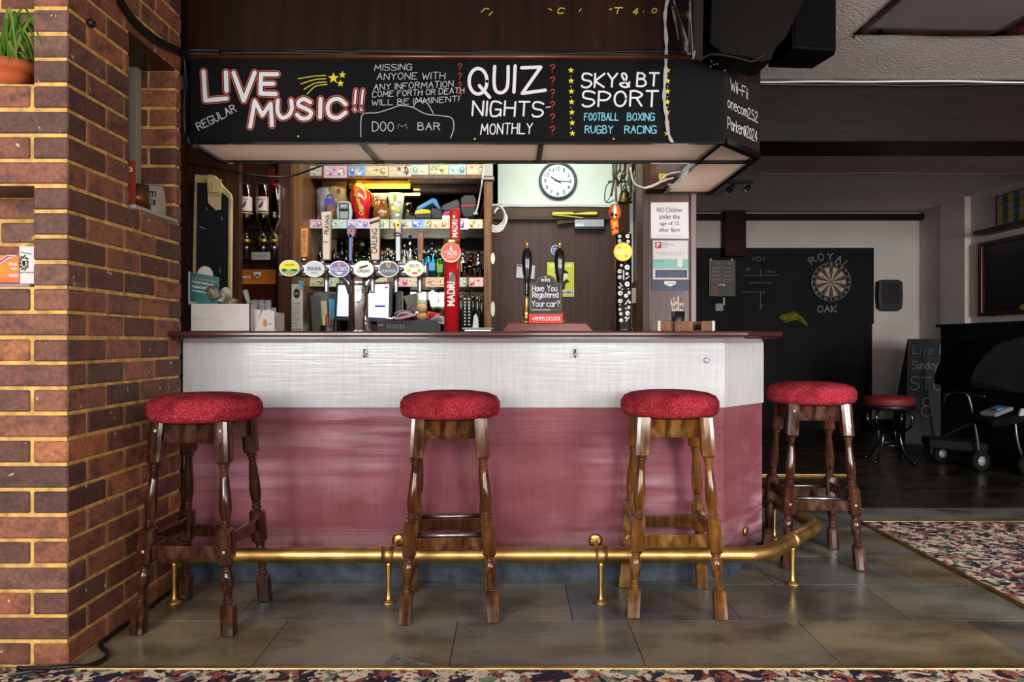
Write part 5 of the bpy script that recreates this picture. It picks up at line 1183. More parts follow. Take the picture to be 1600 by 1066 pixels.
# plain wooden figure without any recognizable features
b = B(); b.ball(C('b08c66', .6), at(659, 494, Yp+.04), (.035, .03, .03), 16); b.ball(C('b99772', .6), at(659, 481, Yp+.03), (.034, .03, .036), 18); b.ball(C('8fa283', .6), at(659, 474, Yp+.036), (.033, .029, .024), 16); b.done('tan_ornament', label='small tan rounded ornament with pale green top on the printer', cat='ornament')
for i, (px, py, c, lb) in enumerate(((677, 492, 'b8281c', 'red and yellow snack packet beside the tan ornament'), (684, 497, 'a09ca0', 'silver snack packet tucked against the red tower'))):
    b = B(); rnd = random.Random(i); g = [[rnd.uniform(-.008, .008) for _ in range(6)] for _ in range(6)]
    b.surf(C(c, .3, col2='d8a020' if i == 0 else 'c8c4c8', scale=30, lo=.55, hi=.6), (lambda px, py: lambda u, v: at(px-11+22*u, py-6+12*v+4*u, Yp+.03)+Vector((0, g[int(u*5)][int(v*5)]-.01*math.sin(u*PI), 0)))(px, py), 5, 5, True, .004); b.done('snack_packet', label=lb, cat='packet', group='snack packets on the printer')
b = B(); b.lathe(mBlack, [(0, 0), (.04, 0), (.042, .16), (.036, .16), (.034, .01), (0, .01)], (X(512, 4.68), 4.68, ZCt), 22); b.done('pen_pot', label='black pot of pens between menus and till', cat='pot')
for i, (dx, c, lb) in enumerate(((-.02, 'c8a83a', 'yellow'), (-.006, '2a2a2c', 'black'), (.008, 'b8402c', 'red'), (.02, '3a6a3a', 'green'))):
    b = B(); b.cyl(C(c, .4), (X(512, 4.68)+dx*.6, 4.68, ZCt+.02), (X(512, 4.68)+dx*1.6, 4.69, ZCt+.22+.01*i), .0045, n=8); b.done('pen', label='%s pen standing in the black pot' % lb, cat='pen', group='pens in the black pot')
def menu(px0, px1, py, m, Y, label, lean, nm='menu_folder'):
    b = B(); z0, z1 = ZCt, Z(py, Y); b.prism(m, [(X(px0, Y), z0), (X(px1, Y), z0), (X(px1, Y)-lean, z1), (X(px0, Y)-lean, z1)], Y, Y+.012, .001); b.done(nm, label=label, cat='folder', group='menus and folders left of the till')
menu(486, 497, 457, mBlack, 4.70, 'black folder leaning at the left end of the menus', .03)
menu(490, 505, 462, C('4a4846', .5), 4.68, 'grey-brown menu leaning on the black folder', .02)
menu(505, 515, 470, C('c2b49c', .6), 4.74, 'cream menu standing behind the pens', .02)
b = B(); b.pbox(C('3fa4d4', .4), 514, 467, 523, 500, 4.76, .01); b.pbox(C('2a3a4a', .4), 514, 459, 523, 467, 4.76, .01); b.box(mBlack, X(514, 4.76), X(523, 4.76), 4.76, 4.78, ZCt, Z(499, 4.76)); b.done('blue_leaflet', label='bright blue leaflet standing left of the till screen', cat='leaflet')
b = B(); b.pbox(mBlack, 617, 455, 628, 540, 4.80, .06, .004); b.done('card_terminal_stand', label='slim black upright unit right of the till screen', cat='stand')
for i in range(6):
    px = 720+i*6.4; Y = 4.72+.02*(i % 2); k = Y/F; o = (X(px, Y), Y, ZCt); Ht = Z(460+(i % 3)*2, Y)-ZCt
    q = R('wine_bottle', 'dark wine bottle right of the red tower, %s from the left' % ORD[i], 'bottle', o, 0, 'dark wine bottles right of the red tower')
    b = B(); r_ = 3.1*k*1.9; r_ = min(r_, .0125+.012); b.lathe(gDark if i % 2 else mGloss, [(0, 0), (.0122, 0), (.0122, Ht*.9), (.008, Ht), (0, Ht)], o, 18); b.done('bottle', q)
    if i in (1, 2):
        b = B()
        for j in range(9): b.pbox(C('b4b4ae', .5), px-1.2, 466+j*5, px+1.4, 468.5+j*5, Y-.0136, .002)
        b.done('label', q, 'broken white label strip')
b = B(); b.pprism(C('b9babc', .4), [(738, 514), (740, 494), (744, 490), (747, 497), (748, 514)], 4.66, .02, .003); b.box(C('b9babc', .4), X(740, 4.66), X(747, 4.66), 4.66, 4.68, ZCt, Z(513, 4.66)); b.done('white_cloth', label='folded white cloth in front of the dark wine bottles', cat='cloth')
b = B(); b.box(C('8f9ca0', .2, trans=.3), X(722, 4.6), X(771, 4.6), 4.58, 4.66, Z(515, 4.6), Z(512, 4.6), .003); b.box(mSteel, X(726, 4.6), X(767, 4.6), 4.60, 4.64, ZCt, Z(515, 4.6)); b.done('drip_tray', label='clear edged tray at the right end of the back counter', cat='tray')

# ================================================================ door wall
YDw = YD-.002
ck = R('wall_clock', 'round white wall clock with black rim above the door', 'clock', (X(871.5, YD), YD, Z(283, YD)-.13)); k = YD/F
b = B(); Tx = Matrix.Rotation(PI/2, 4, 'X'); b.lathe(C('3c444a', .35), [(0, 0), (29.5*k, 0), (29.5*k, .025), (28*k, .034), (26*k, .034), (25.5*k, .022), (0, .022)], (X(871.5, YD), YD, Z(283, YD)), 48, Tx); b.done('case', ck)
b = B(); cx, cz = 871.5, 283; y0 = YD-.0235; b.pprism(C('d4dee2', .5), ell(cx, cz, 25.6, 25.6, 48), y0, .001)
for h_ in range(1, 13):
    a = h_*PI/6; b.ptext(mInk, str(h_), cx+19.6*math.sin(a), cz-19.6*math.cos(a), 2 if h_ == 1 else (6.6 if h_ > 9 else 4.0), 6.4, y0-.0006)
for h_ in range(60):
    a = h_*PI/30; r0_ = 24.2 if h_ % 5 else 23.8; b.ribbon(mInkG, [(cx+r0_*math.sin(a), cz-r0_*math.cos(a)), (cx+25*math.sin(a), cz-25*math.cos(a))], .35, lambda u, v: at(u, v, y0-.0004))
b.done('dial', ck)
for nm, tip, tail, w_ in (('hour_hand', (861, 276.5), (876, 286), 1.9), ('minute_hand', (889.5, 283.8), (867, 282.5), 1.5)): b = B(); b.ribbon(mInk, [tail, tip], w_, lambda u, v: at(u, v, y0-.003)); b.done(nm, ck)
b = B(); b.ball(mInk, at(871.5, 283, y0-.003), .006, 10); b.done('hub', ck)
b = B()
for py in (319.5, 322): b.tube(mCableW, [at(958, py+1, YD-.04), at(900, py, YD-.04), at(830, py+.5, YD-.04), at(785, py+1, YD-.04), at(772, py+12, YD-.05)], .0055, 6)
b.done('white_cable_run', label='pair of white cables running along the door head', cat='cable')
b = B(); rnd = random.Random(9)
for j in range(5): b.tube(mCableW, [Vector((X(775+rnd.uniform(-1.5, 1.5), 5.0)+(.055+.004*j)*math.cos(a), 5.0-.01*j, Z(338+j*1.2, 5.0)+(.065+.006*j)*math.sin(a))) for a in [q*PI/6 for q in range(12)]], .0045, 6, 4, True)
b.done('cable_coil', label='coiled white cable hanging on the door frame', cat='cable')
dc = R('door_closer', 'grey door closer with dark arm at the top of the door', 'door closer', tuple(at(921, 357, YD-.02)))
b = B(); b.pbox(C('8d9597', .4, metal=.3), 898, 343, 944, 354.5, YD-.04, .055, .003); b.pbox(mBlack, 898, 354.5, 944, 358, YD-.035, .05); b.pbox(C('b9c2cc', .5), 899, 349.5, 912, 354, YD-.0415, .002); b.done('body', dc)
b = B(); b.prism(mDark, [(X(870, YD), Z(352, YD)), (X(870, YD), Z(346, YD)), (X(898, YD), Z(345, YD)), (X(898, YD), Z(348, YD))], YD-.03, YD-.015); b.done('arm', dc)
b = B(); b.pprism(C('c2bd2c', .5), [(863, 331.5), (896, 331.5), (896, 333.5), (920, 331), (933, 331), (933, 335.5), (920, 335.5), (896, 335), (863, 335.5)], YD-.06, .03, .002); b.pprism(C('a8a42c', .5), [(863, 335), (890, 337), (912, 340), (910, 341), (880, 338), (863, 336.6)], YD-.055, .01); b.done('yellow_stick', label='yellow stick lying across the door head under the clock', cat='stick')
b = B(); b.pprism(C('b9bc3c', .6), [(855, 410), (897, 410), (897, 464), (855, 464)], YD+.012, .004); yq = YD+.0115; b.ptext(C('e2e4c0'), 'ALE FESTIVAL', 876, 415, 36, 4, yq)
b.pprism(mInk, [(866, 425), (872, 421), (884, 422), (889, 428), (880, 431), (868, 428)], yq, .0005); b.pprism(C('d6d4c4'), [(871, 434), (878, 427), (887, 428), (886, 434), (880, 436), (874, 439)], yq-.0006, .0005); b.pprism(mInk, [(878, 441), (886, 436), (890, 441), (884, 443), (882, 452), (878, 455)], yq, .0005); b.pbox(C('c9c8b4', .6), 856, 453, 897, 461, yq-.0008, .0006); b.ptext(mInk, 'GAMES', 887, 457, 17, 5, yq-.0014); b.done('yellow_poster', label='yellow-green poster with a black drawing taped to the door', cat='poster')
b = B(); oval(b, C('c4ccd4', .5), 868, 391, 7.2, 8, YD+.012, .004); oval(b, C('24407c', .5), 868, 391, 6.2, 7, YD+.0112, .001); b.ptext(mInkW, 'Fire door', 868, 389, 8, 2.4, YD+.0106); b.ptext(mInkW, 'keep shut', 868, 393, 8, 2.4, YD+.0106); b.done('blue_sticker', label='round blue sticker on the door behind a pump handle', cat='sticker')
b = B(); b.pprism(C('a9a8ae', .6), [(808, 413), (836, 415), (835, 436), (806, 434)], YD+.002, .012, .001); b.pprism(mBlack, [(809, 413.5), (815, 414), (814, 417), (808.5, 416)], YD, .002); b.done('paper_pad', label='white paper pad on the door behind the left pump handle', cat='paper')
for i, (py, lb) in enumerate(((404, 'upper'), (483, 'lower'))):
    b = B(); b.pprism(C('b9bca4', .5), ell(770, py, 3.2, 9 if i == 0 else 12, 20), 4.832, .012); b.done('hinge_plate', label='pale oval plate on the column, %s of two' % lb, cat='plate', group='pale plates on the column')
# hanging wires, bell and trunking right of the door
Yv = 4.95
bl = R('brass_bell', 'old brass bell hanging among wires right of the door', 'bell', tuple(at(976, 318, Yv))); k = Yv/F; cxx = X(976, Yv)
mOld = C('4f4126', .4, metal=.9, var=.3, scale=30)
b = B(); b.lathe(mOld, [(11.5*k, 0), (12*k, 1*k), (10*k, 3*k), (8.5*k, 9*k), (7.5*k, 15*k), (4.5*k, 19*k), (2*k, 20.5*k), (0, 21*k)], (cxx, Yv, Z(317.5, Yv)), 32); b.lathe(mOld, [(0, 2*k), (2*k, 2*k), (2.4*k, 0), (1.4*k, -2*k), (0, -2.4*k)], (cxx, Yv, Z(317.5, Yv)), 14); b.done('body', bl)
b = B(); b.tube(mOld, [at(976, 297, Yv), at(974, 293, Yv), at(976, 289, Yv), at(978, 293, Yv), at(976, 297, Yv)], .005, 6); b.cyl(mBlack, at(950, 284, Yv), at(995, 284, Yv), .006, n=8); b.done('bracket', bl)
rnd = random.Random(12)
wr = R('hanging_wires', 'tangle of old wires and chains hanging above the bell', 'wires', tuple(at(975, 300, Yv)))
for j in range(16):
    x = 957+j*2.4; b = B(); y1 = rnd.uniform(275, 312) if 4 < j < 14 else rnd.uniform(285, 330)
    b.tube(C(('3a2f1c', '1c1915', '665a46', '101013')[j % 4], .45, metal=.4), [at(x, 240, Yv-.03+.01*(j % 3)), at(x+rnd.uniform(-4, 4), 262, Yv-.03+.01*(j % 3)), at(x+rnd.uniform(-4, 4), (y1+262)/2, Yv-.03), at(x+rnd.uniform(-3, 3), y1, Yv-.03+.01*(j % 3))], .0055 if j % 2 else .008, 6); b.done('wire', wr)
b = B(); b.tube(mBlack, [at(958, 282, Yv), at(948, 290, Yv), at(945, 305, Yv), at(946, 315, Yv), at(953, 316, Yv), at(960, 312, Yv)], .004, 6); b.tube(mBlack, [at(955, 300, Yv), at(952, 310, Yv), at(947, 316, Yv)], .003, 6); b.done('wire', wr)
b = B(); b.pbox(C('a9aeac', .5), 985, 318, 991, 442, 5.12, .03, .002); b.done('cable_trunking', label='pale vertical cable trunking behind the black tower', cat='trunking')
b = B(); b.box(mDark, X(990, 5.1), X(1004, 5.1), 5.1, 5.3, 0, CZ-.002); b.box(C('7d7a78', .3, metal=.5), X(992, 5.09), X(999, 5.09), 5.085, 5.1, Z(440, 5.09), Z(258, 5.09)); b.done('trim_9', kind='structure')
b = B(); b.pbox(C('a5a0a4', .4), 986, 450, 994, 474, 5.06, .03, .003); b.box(C('a5a0a4', .4), X(987, 5.06), X(993, 5.06), 5.09, 5.1, Z(470, 5.06), Z(454, 5.06)); b.done('switch_box', label='pale switch box beside the black tower', cat='switch')
b = B()
for q in ([(985, 262), (990, 285), (1003, 293), (1015, 292), (1035, 284), (1052, 278)], [(1006, 295), (1022, 291), (1040, 281), (1056, 279)], [(1010, 293), (1028, 286), (1043, 273), (1068, 268)]): b.tube(mCableW, [at(p[0], p[1], YP-.035) for p in q], .0045, 6)
b.done('white_cable_bundle', label='white cables draped across the top of the notice post', cat='cable')
b = B(); b.pbox(C('b8a54c', .5), 1029, 271, 1041, 280.5, YP-.012, .012, .002); b.done('junction_box', label='square pale socket plate above the notices', cat='socket')
b = B(); b.pprism(C('d8d4d8', .6), [(1017, 316.5), (1075.5, 316), (1076.5, 373), (1017, 372.5)], YP-.003, .002); y0 = YP-.0034
for s, py, w_ in (('NO Children', 328, 39), ('under the', 338.5, 32), ('age of 12', 350, 30), ('after 8pm', 360, 32)): b.ptext(C('2c2c38'), s, 1046, py, w_, 7.6, y0)
b.ptext(mInkG, 'sorry for any inconvenience', 1046, 369, 40, 2, y0); b.done('age_notice', label='white notice reading NO Children under the age of 12 after 8pm', cat='notice')
pn = R('parking_notice', 'framed parking notice with a red P square below the white notice', 'notice', tuple(at(1047, 438, YP)))
b = B(); b.pbox(C('4a4446', .4), 1018, 373.8, 1078, 438.5, YP-.008, .007, .002); b.done('frame', pn)
b = B(); y0 = YP-.0095; b.pbox(C('c9c5c4', .6), 1020.5, 376, 1075, 436.5, y0, .001); y0 -= .0006
b.pbox(C('a3262c', .6), 1023.5, 378, 1033.5, 388, y0, .0005); b.ptext(mInkW, 'P', 1028.5, 383, 4.6, 7, y0-.0005)
for py, s, w_ in ((379.5, 'PARKING', 9), (382.5, 'REGISTRATION', 18), (386, 'NOTICE', 8)): b.ptext(C('55555a'), s, 1035+w_/2, py, w_, 2, y0)
b.ptext(C('55555a'), 'Please register your car at the bar', 1047, 395, 46, 1.8, y0); b.ptext(C('55555a'), 'using the tablet on arrival', 1047, 398, 36, 1.8, y0)
b.pbox(C('7fb0a2', .6), 1020.5, 405, 1075, 420, y0, .0005); b.ptext(C('2c4a46'), 'To Go Here', 1030, 408, 14, 2, y0-.0005); b.pbox(mPaper, 1059, 404, 1066, 417, y0-.0006, .0005, 0); b.pbox(C('c8889a'), 1060, 405, 1065, 406, y0-.0012, .0005); b.ptext(mInkG, 'V', 1062.5, 411, 2.4, 3, y0-.0012)
b.pbox(C('26304a', .6), 1024, 422, 1073.5, 434, y0, .0005)
for j in range(4): b.ptext(C('7f8aa4'), 'xxxxxxxxxxxxxxxxxxxxxxxx'.replace('x', 'm'), 1048.5, 425+j*2.3, 44, 1, y0-.0005)
b.done('sheet', pn)
b = B(); b.pbox(C('22304c', .5), 1018, 439.5, 1076, 454, YP-.004, .003); b.pprism(mPaper, [(1038, 439.5), (1056, 439.5), (1056, 444), (1047, 448), (1038, 444)], YP-.0048, .0007); b.ptext(mInk, 'cask ale', 1048, 442.5, 12, 2, YP-.0054); b.ptext(C('5a6a8c'), 'we look after this pub', 1047, 451, 46, 2, YP-.0046); b.done('blue_sign', label='dark blue strip sign below the parking notice', cat='sign')

# ================================================================ things in and on the brick pier
Yn_ = PY0+.085
pl = R('potted_plant', 'spiky green plant in a terracotta bowl in the upper brick niche', 'plant', (X(2, Yn_), Yn_, 1.732))
x0 = X(-2, Yn_); k = Yn_/F
b = B(); b.lathe(mTerra, [(0, 1.734), (.06, 1.734), (.088, 1.765), (.094, 1.785), (.108, 1.787), (.112, 1.80), (.110, 1.815), (.098, 1.817), (.09, 1.80), (0, 1.80)], (x0, Yn_-.0, 0), 40, sy=.70); b.done('pot', pl)
b = B(); b.lathe(C('2c2018', .95, bump=.6, bs=90), [(0, 1.806), (.092, 1.803)], (x0, Yn_, 0), 30, sy=.7); b.done('soil', pl)
b = B(); b.lathe(C('8f8a84', .5), [(0, 1.726), (.1, 1.726), (.108, 1.731), (.1, 1.735), (0, 1.735)], (x0, Yn_, 0), 36, sy=.74); b.done('saucer', pl)
rnd = random.Random(21)
for j in range(56):
    a = rnd.uniform(0, 2*PI); r0_ = rnd.uniform(0, .05); L = rnd.uniform(.13, .27)
    if j < 22: a = rnd.uniform(-.9, .5)
    base = Vector((x0+r0_*math.cos(a), Yn_+r0_*.6*math.sin(a), 1.803)); d = Vector((math.cos(a), min(.25, math.sin(a)*.5)-.12, 0))*L*rnd.uniform(.35, .9)
    zz = L*rnd.uniform(.3, .95); end = base+d+Vector((0, 0, zz*rnd.uniform(.0, .55)-.02)); mid = base+d*.5+Vector((0, 0, zz*.75))
    end.y = min(end.y, PY0+.17); mid.y = min(mid.y, PY0+.17)
    b = B(); P = spline([base, mid, end], 7); wd = rnd.uniform(.0042, .0068)
    t = bmesh.new(); L_, R_ = [], []
    for q, p in enumerate(P):
        f = q/(len(P)-1); ww = wd*(1-.9*f**1.6); dd = (P[min(q+1, len(P)-1)]-P[max(0, q-1)]).normalized(); sd_ = dd.cross(Vector((.2, -1, .3))).normalized()*ww
        L_.append(t.verts.new(p-sd_)); R_.append(t.verts.new(p+sd_))
    for q in range(len(P)-1): t.faces.new((L_[q], R_[q], R_[q+1], L_[q+1]))
    bmesh.ops.solidify(t, geom=t.faces[:], thickness=.0012)
    b.add(t, (mGreen, C('a3c25c', .45), C('6fa038', .45))[j % 3], True); b.done('leaf', pl)
Yq2 = PY0+.05
ct = R('drinks_carton', 'white drinks carton with a dark portrait print in the lower brick niche', 'carton', tuple(at(44, 441, Yq2)))
zc = 1.138
b = B(); b.box(mPaper, X(30, Yq2), X(57, Yq2), Yq2, Yq2+.055, zc, Z(385, Yq2), .001); b.prism(C('8f7c30', .5), [(X(32, Yq2), Z(385, Yq2)), (X(57, Yq2), Z(385, Yq2)), (X(57, Yq2), Z(377, Yq2)), (X(54, Yq2), Z(377, Yq2))], Yq2+.01, Yq2+.045)
for k_ in range(26): a = k_*2*PI/26+.1; rr_ = 5.6+(k_ % 3)*1.1; b.pprism(mInk, ell(37.2+rr_*math.cos(a)*.95, 411+rr_*1.45*math.sin(a), 1.3, 1.6, 8), Yq2-.0006, .0006)
b.pprism(mInk, [(34, 408), (39, 407), (40, 413), (38, 417), (35, 415)], Yq2-.0005, .0005); b.ptext(mInk, 'BREWED', 41, 396, 18, 2.4, Yq2-.0006, -12); b.ptext(mInk, 'BEST BEFORE', 43, 426, 25, 2.4, Yq2-.0006); b.done('body', ct)
b = B(); b.cyl(C('c88a1c', .4), at(54, 369, Yq2+.03), at(54, 377, Yq2+.03), .009, n=16); b.lathe(C('c88a1c', .4), [(0, 0), (.012, 0), (.012, .012), (0, .012)], (X(55, Yq2), Yq2+.03, Z(369, Yq2)), 14); b.done('cap', ct, 'orange cap')
b = B(); Yg = Yq2-.005; b.box(C('d8952c', .4, col2='d8584a', scale=4, st=(1, 1, 2), lo=.42, hi=.6), X(-20, Yg), X(29.5, Yg), Yg, Yg+.05, zc+.002, Z(399, Yg), .001)
for k_, c in enumerate(('d9d0d8', '8a3a7a', 'd8b8d0')): b.ribbon(C(c), [(-4, 415-k_*3.2), (12, 404-k_*2.4), (24, 399.5-k_*.2)], 1.6, lambda u, v: at(u, v, Yg-.0008))
b.ptext(mInkW, 'PINK', 21, 413, 14, 5, Yg-.0008); b.ptext(mInkW, 'GIN', 22, 420, 10, 4, Yg-.0008); b.pbox(C('c9b0bc', .5), 14, 428, 29, 433, Yg-.0008, .0008); b.done('gift_box', label='orange and pink printed box beside the white carton in the niche', cat='box')
b = B(); Yg2 = Yq2-.012; b.box(C('9a8a92', .4), X(-30, Yg2), X(46, Yg2), Yg2, Yg2+.11, 1.1275, zc, .003); b.done('niche_tray', label='grey slab under the boxes in the lower brick niche', cat='tray')
# side opening: beaker, can, pennant
xo = PX-.085
b = B(); b.lathe(C('6a3a24', .3, metal=.5), [(0, 0), (.042, 0), (.036, .088), (.033, .088), (.038, .005), (0, .005)], (PX-.034, 2.765, 1.438), 30); b.done('copper_beaker', label='copper beaker on the sill of the brick side opening', cat='beaker')
mg = R('pale_mug', 'pale domed tin with black letters beside the copper beaker', 'tin', (PX-.055, 2.915, 1.438))
b = B(); b.lathe(C('a39c8c', .4), [(0, 1.438), (.050, 1.438), (.052, 1.45), (.046, 1.54), (.036, 1.555), (0, 1.558)], (PX-.055, 2.915, 0), 30)
for i_, s in enumerate(('m', '3')):
    b.text(mInk, s, lambda u, v: Vector((PX-.055+.0512*math.sin(u/.05+.5), 2.915-.0512*math.cos(u/.05+.5), 1.515-.032*i_+v)), .024, .022, 0, cut=.004)
b.done('body', mg)
b = B(); b.vprism(C('a8401f', .5), [(PX-.10, 2.694), (PX-.012, 2.70), (PX-.012, 2.704), (PX-.10, 2.698)], 1.439, 1.60)
b.text(mInkW, 'P', lambda u, v: Vector((PX-.032+u, 2.6972, 1.56+v)), .026, .035); b.done('red_card', label='orange-red card standing at the near edge of the sill', cat='card')
b = B(); b.ball(mBlack, (PX+.006, 2.385, Z(36, 2.385)), .014, 14); b.cyl(mBlack, (PX-.004, 2.385, Z(36, 2.385)), (PX+.006, 2.385, Z(36, 2.385)), .006, n=10); b.done('black_stud', label='small black knob fixed high on the brick pier', cat='stud')
def onpier(px, py, d=.012):
    Y = -PX*F/(800-px); return Vector((PX+d, Y, Z(py, Y)))
b = B()
for dz in (0, .014): b.tube(mCable, [onpier(172, -16, .012+dz*.4)+Vector((0, 0, dz)), onpier(188, 14)+Vector((0, 0, dz)), onpier(210, 42)+Vector((0, 0, dz)), onpier(240, 66)+Vector((0, 0, dz)), onpier(268, 80)+Vector((0, 0, dz)), onpier(283, 84)+Vector((0, 0, dz)), Vector((PX+.05, 3.08, Z(84, 3.08)+dz)), Vector((PX+.14, 3.085, Z(84, 3.08)+dz))], .0085, 8)
b.done('pier_cable', label='thick black cables sweeping down the upper brick pier', cat='cable')
b = B(); b.tube(mCable, [onpier(280, 84), onpier(283.5, 96), onpier(285, 125), onpier(283, 160), onpier(284, 205), onpier(288, 214), Vector((PX+.02, 3.085, Z(226, 3.085)))], .006, 8); b.done('drop_cable', label='thin black cable running down beside the canopy end', cat='cable')
b = B(); b.tube(mCable, [(PX-.12, 2.226, .016), (PX-.02, 2.228, .017), (PX+.03, 2.236, .017), (PX+.065, 2.262, .008), (PX+.085, 2.31, .007), (PX+.07, 2.36, .007), (PX+.03, 2.40, .007), (PX+.0085, 2.46, .007), (PX+.0085, 2.7, .007), (PX+.0085, 3.02, .007)], .007, 8); b.done('floor_cable', label='black cable lying round the foot of the brick pier', cat='cable')
cbz = 2.122
b = B(); rnd = random.Random(8)
for j in range(4): b.tube(mCable, [(PX+.02, YC+.0+.008*j, cbz+.008*j)]+[(PX+.02+(2.10*q/9), YC+.002+.007*j+rnd.uniform(-.004, .004), cbz+.006*j+rnd.uniform(-.005, .007)) for q in range(1, 10)]+[(.82, YC-.002+.005*j, cbz+.004)], .0065, 6)
b.done('cable_bundle', label='bundle of black cables along the top of the canopy', cat='cable')
b = B(); Ys_ = YC-.016
P = [(1045, -8), (1041, 10), (1039, 30), (1041, 60), (1041, 85), (1040, 110), (1038, 140), (1038, 160), (1041, 180), (1044, 205), (1049, 220), (1052, 223)]
P = spline([at(a, c, Ys_) for a, c in P], 6); t = bmesh.new(); A_l, B_l = [], []
for i_, p in enumerate(P): w_ = .004+.0035*abs(math.sin(i_*.45)); A_l.append(t.verts.new(p-Vector((w_, .002*math.sin(i_*.6), 0)))); B_l.append(t.verts.new(p+Vector((w_, .002*math.sin(i_*.6), 0))))
for i_ in range(len(P)-1): t.faces.new((A_l[i_], B_l[i_], B_l[i_+1], A_l[i_+1]))
bmesh.ops.solidify(t, geom=t.faces[:], thickness=.001); bmesh.ops.recalc_face_normals(t, faces=t.faces[:]); b.add(t, C('dedada', .7), False); b.done('paper_streamer', label='twisted white paper streamer hanging down over the canopy front', cat='streamer')
b = B(); Yb_ = 3.1295
for s, x, y_, w_, h_ in (('4', 988, 23, 8, 10), ('0', 1018, 20, 7, 7), ('T', 958, 21, 12, 9), ('C', 871, 21, 9, 8)): b.ink(C('b8ae2a'), s, (lambda X0, Y0: lambda u, v: at(X0+u, Y0-v, Yb_-.001))(x, y_), w_, h_, 1.5, 0, .3)
for q in ([(752, 19), (758, 13), (764, 14)], [(764, 24), (770, 18)], [(857, 13), (862, 16)], [(905, 18), (908, 14)], [(952, 15), (956, 14)], [(1005, 18), (1006, 18.6)]): b.ribbon(C('b8ae2a'), q, 1.3, lambda u, v: at(u, v, Yb_-.001))
b.done('chalk_remains', label='remains of yellow chalk lettering on the dark boards above the canopy', cat='chalk writing')

# ================================================================ above the bar corner: screen, housing, loudspeaker
Ytv = 2.85
tv = R('television', 'television seen edge on beside the bar corner bulkhead', 'television', tuple(at(1085, 95, Ytv)))
b = B(); 
V0 = lambda px, py, Y: at(px, py, Y)
def hexa(b, m, f4, b4):
    t = bmesh.new(); v = [t.verts.new(p) for p in f4+b4]
    for q in ((0, 1, 2, 3), (7, 6, 5, 4), (0, 4, 5, 1), (1, 5, 6, 2), (2, 6, 7, 3), (3, 7, 4, 0)): t.faces.new([v[i_] for i_ in q])
    bmesh.ops.recalc_face_normals(t, faces=t.faces[:]); b.add(t, m)
Ya, Yb2 = 2.80, 3.07; x1, z0 = X(1083, Ya), Z(93, Ya); x2, z2 = X(1060, Yb2), Z(86, Yb2)
hexa(b, mGloss, [Vector((x1, Ya, z0)), Vector((x1+.035, Ya, z0)), Vector((x1+.04, Ya, CZ-.003)), Vector((x1+.005, Ya, CZ-.003))], [Vector((x2, Yb2, z2)), Vector((x2+.035, Yb2, z2)), Vector((x2+.02, Yb2, CZ-.003)), Vector((x2-.04, Yb2, CZ-.003))]); b.done('panel', tv)
b = B(); hexa(b, M('screen_glass', '0b0b10', .06, coat=1.), [Vector((x1-.006, Ya+.015, z0+.03)), Vector((x1, Ya+.015, z0+.03)), Vector((x1+.004, Ya+.015, CZ-.02)), Vector((x1-.002, Ya+.015, CZ-.02))], [Vector((x2-.006, Yb2-.015, z2+.02)), Vector((x2, Yb2-.015, z2+.02)), Vector((x2-.035, Yb2-.015, CZ-.02)), Vector((x2-.041, Yb2-.015, CZ-.02))]); b.done('screen', tv)
b = B(); b.ribbon(mSteel, [(1083, 92), (1086, 80)], 2, lambda u, v: at(u, v, 2.797)); b.ribbon(mSteel, [(1078, 2), (1083, 90)], 1.2, lambda u, v: at(u, v, 2.797)); b.done('edge_trim', tv, 'silver edge trim')
hs = R('dark_housing', 'dark wooden housing hanging over the bar corner', 'housing', tuple(at(1150, 118, 3.0)))
b = B(); Yh_ = 3.10; hp = [(1096, -22), (1092, 92), (1112, 108), (1150, 113), (1170, 121), (1183, 117), (1190, 98), (1205, 84), (1252, -22)]
b.prism(M('housing_wood', '0d0806', .6, var=.4, scale=4, st=(1, 1, .4), spec=.1), [(X(a, Yh_), min(CZ-.003, Z(c, Yh_))) for a, c in hp], Yh_-.17, Yh_-.002, .004); b.done('body', hs)
b = B()
for px, py in ((1130, 96), (1134, 101), (1128, 104), (1139, 100), (1152, 110)): b.ball(mSteel, at(px-(px-800)*.055, py, Yh_-.171), .0035, 8)
b.tube(mBlackM, [at(1092, 96, Yh_-.178), at(1112, 85, Yh_-.178), at(1150, 90, Yh_-.178), at(1176, 96, Yh_-.178), at(1196, 84, Yh_-.178)], .004, 6); b.done('fixings', hs)
spk = R('loudspeaker', 'black loudspeaker mounted below the ceiling right of the housing', 'loudspeaker', (1.205, 3.195, 2.135), math.radians(10))
b = B(); b.vprism(C('060607', .6, spec=.1), [(-.105, -.11), (.085, -.11), (.105, -.07), (.105, .09), (-.09, .11)], 0, CZ-2.135-.004, .006); b.done('cabinet', spk, world=False)
b = B(); b.vprism(C('040405', .8, spec=.1), [(-.098, -.116), (.078, -.116), (.078, -.109), (-.098, -.109)], .012, CZ-2.135-.02); b.done('grille', spk, world=False)
b = B(); b.tube(mCable, [at(1196, 88, 3.15), at(1188, 100, 3.15), at(1192, 104, 3.15), at(1199, 99, 3.15)], .004, 6); b.done('speaker_cable', label='short black loop of cable under the loudspeaker', cat='cable')
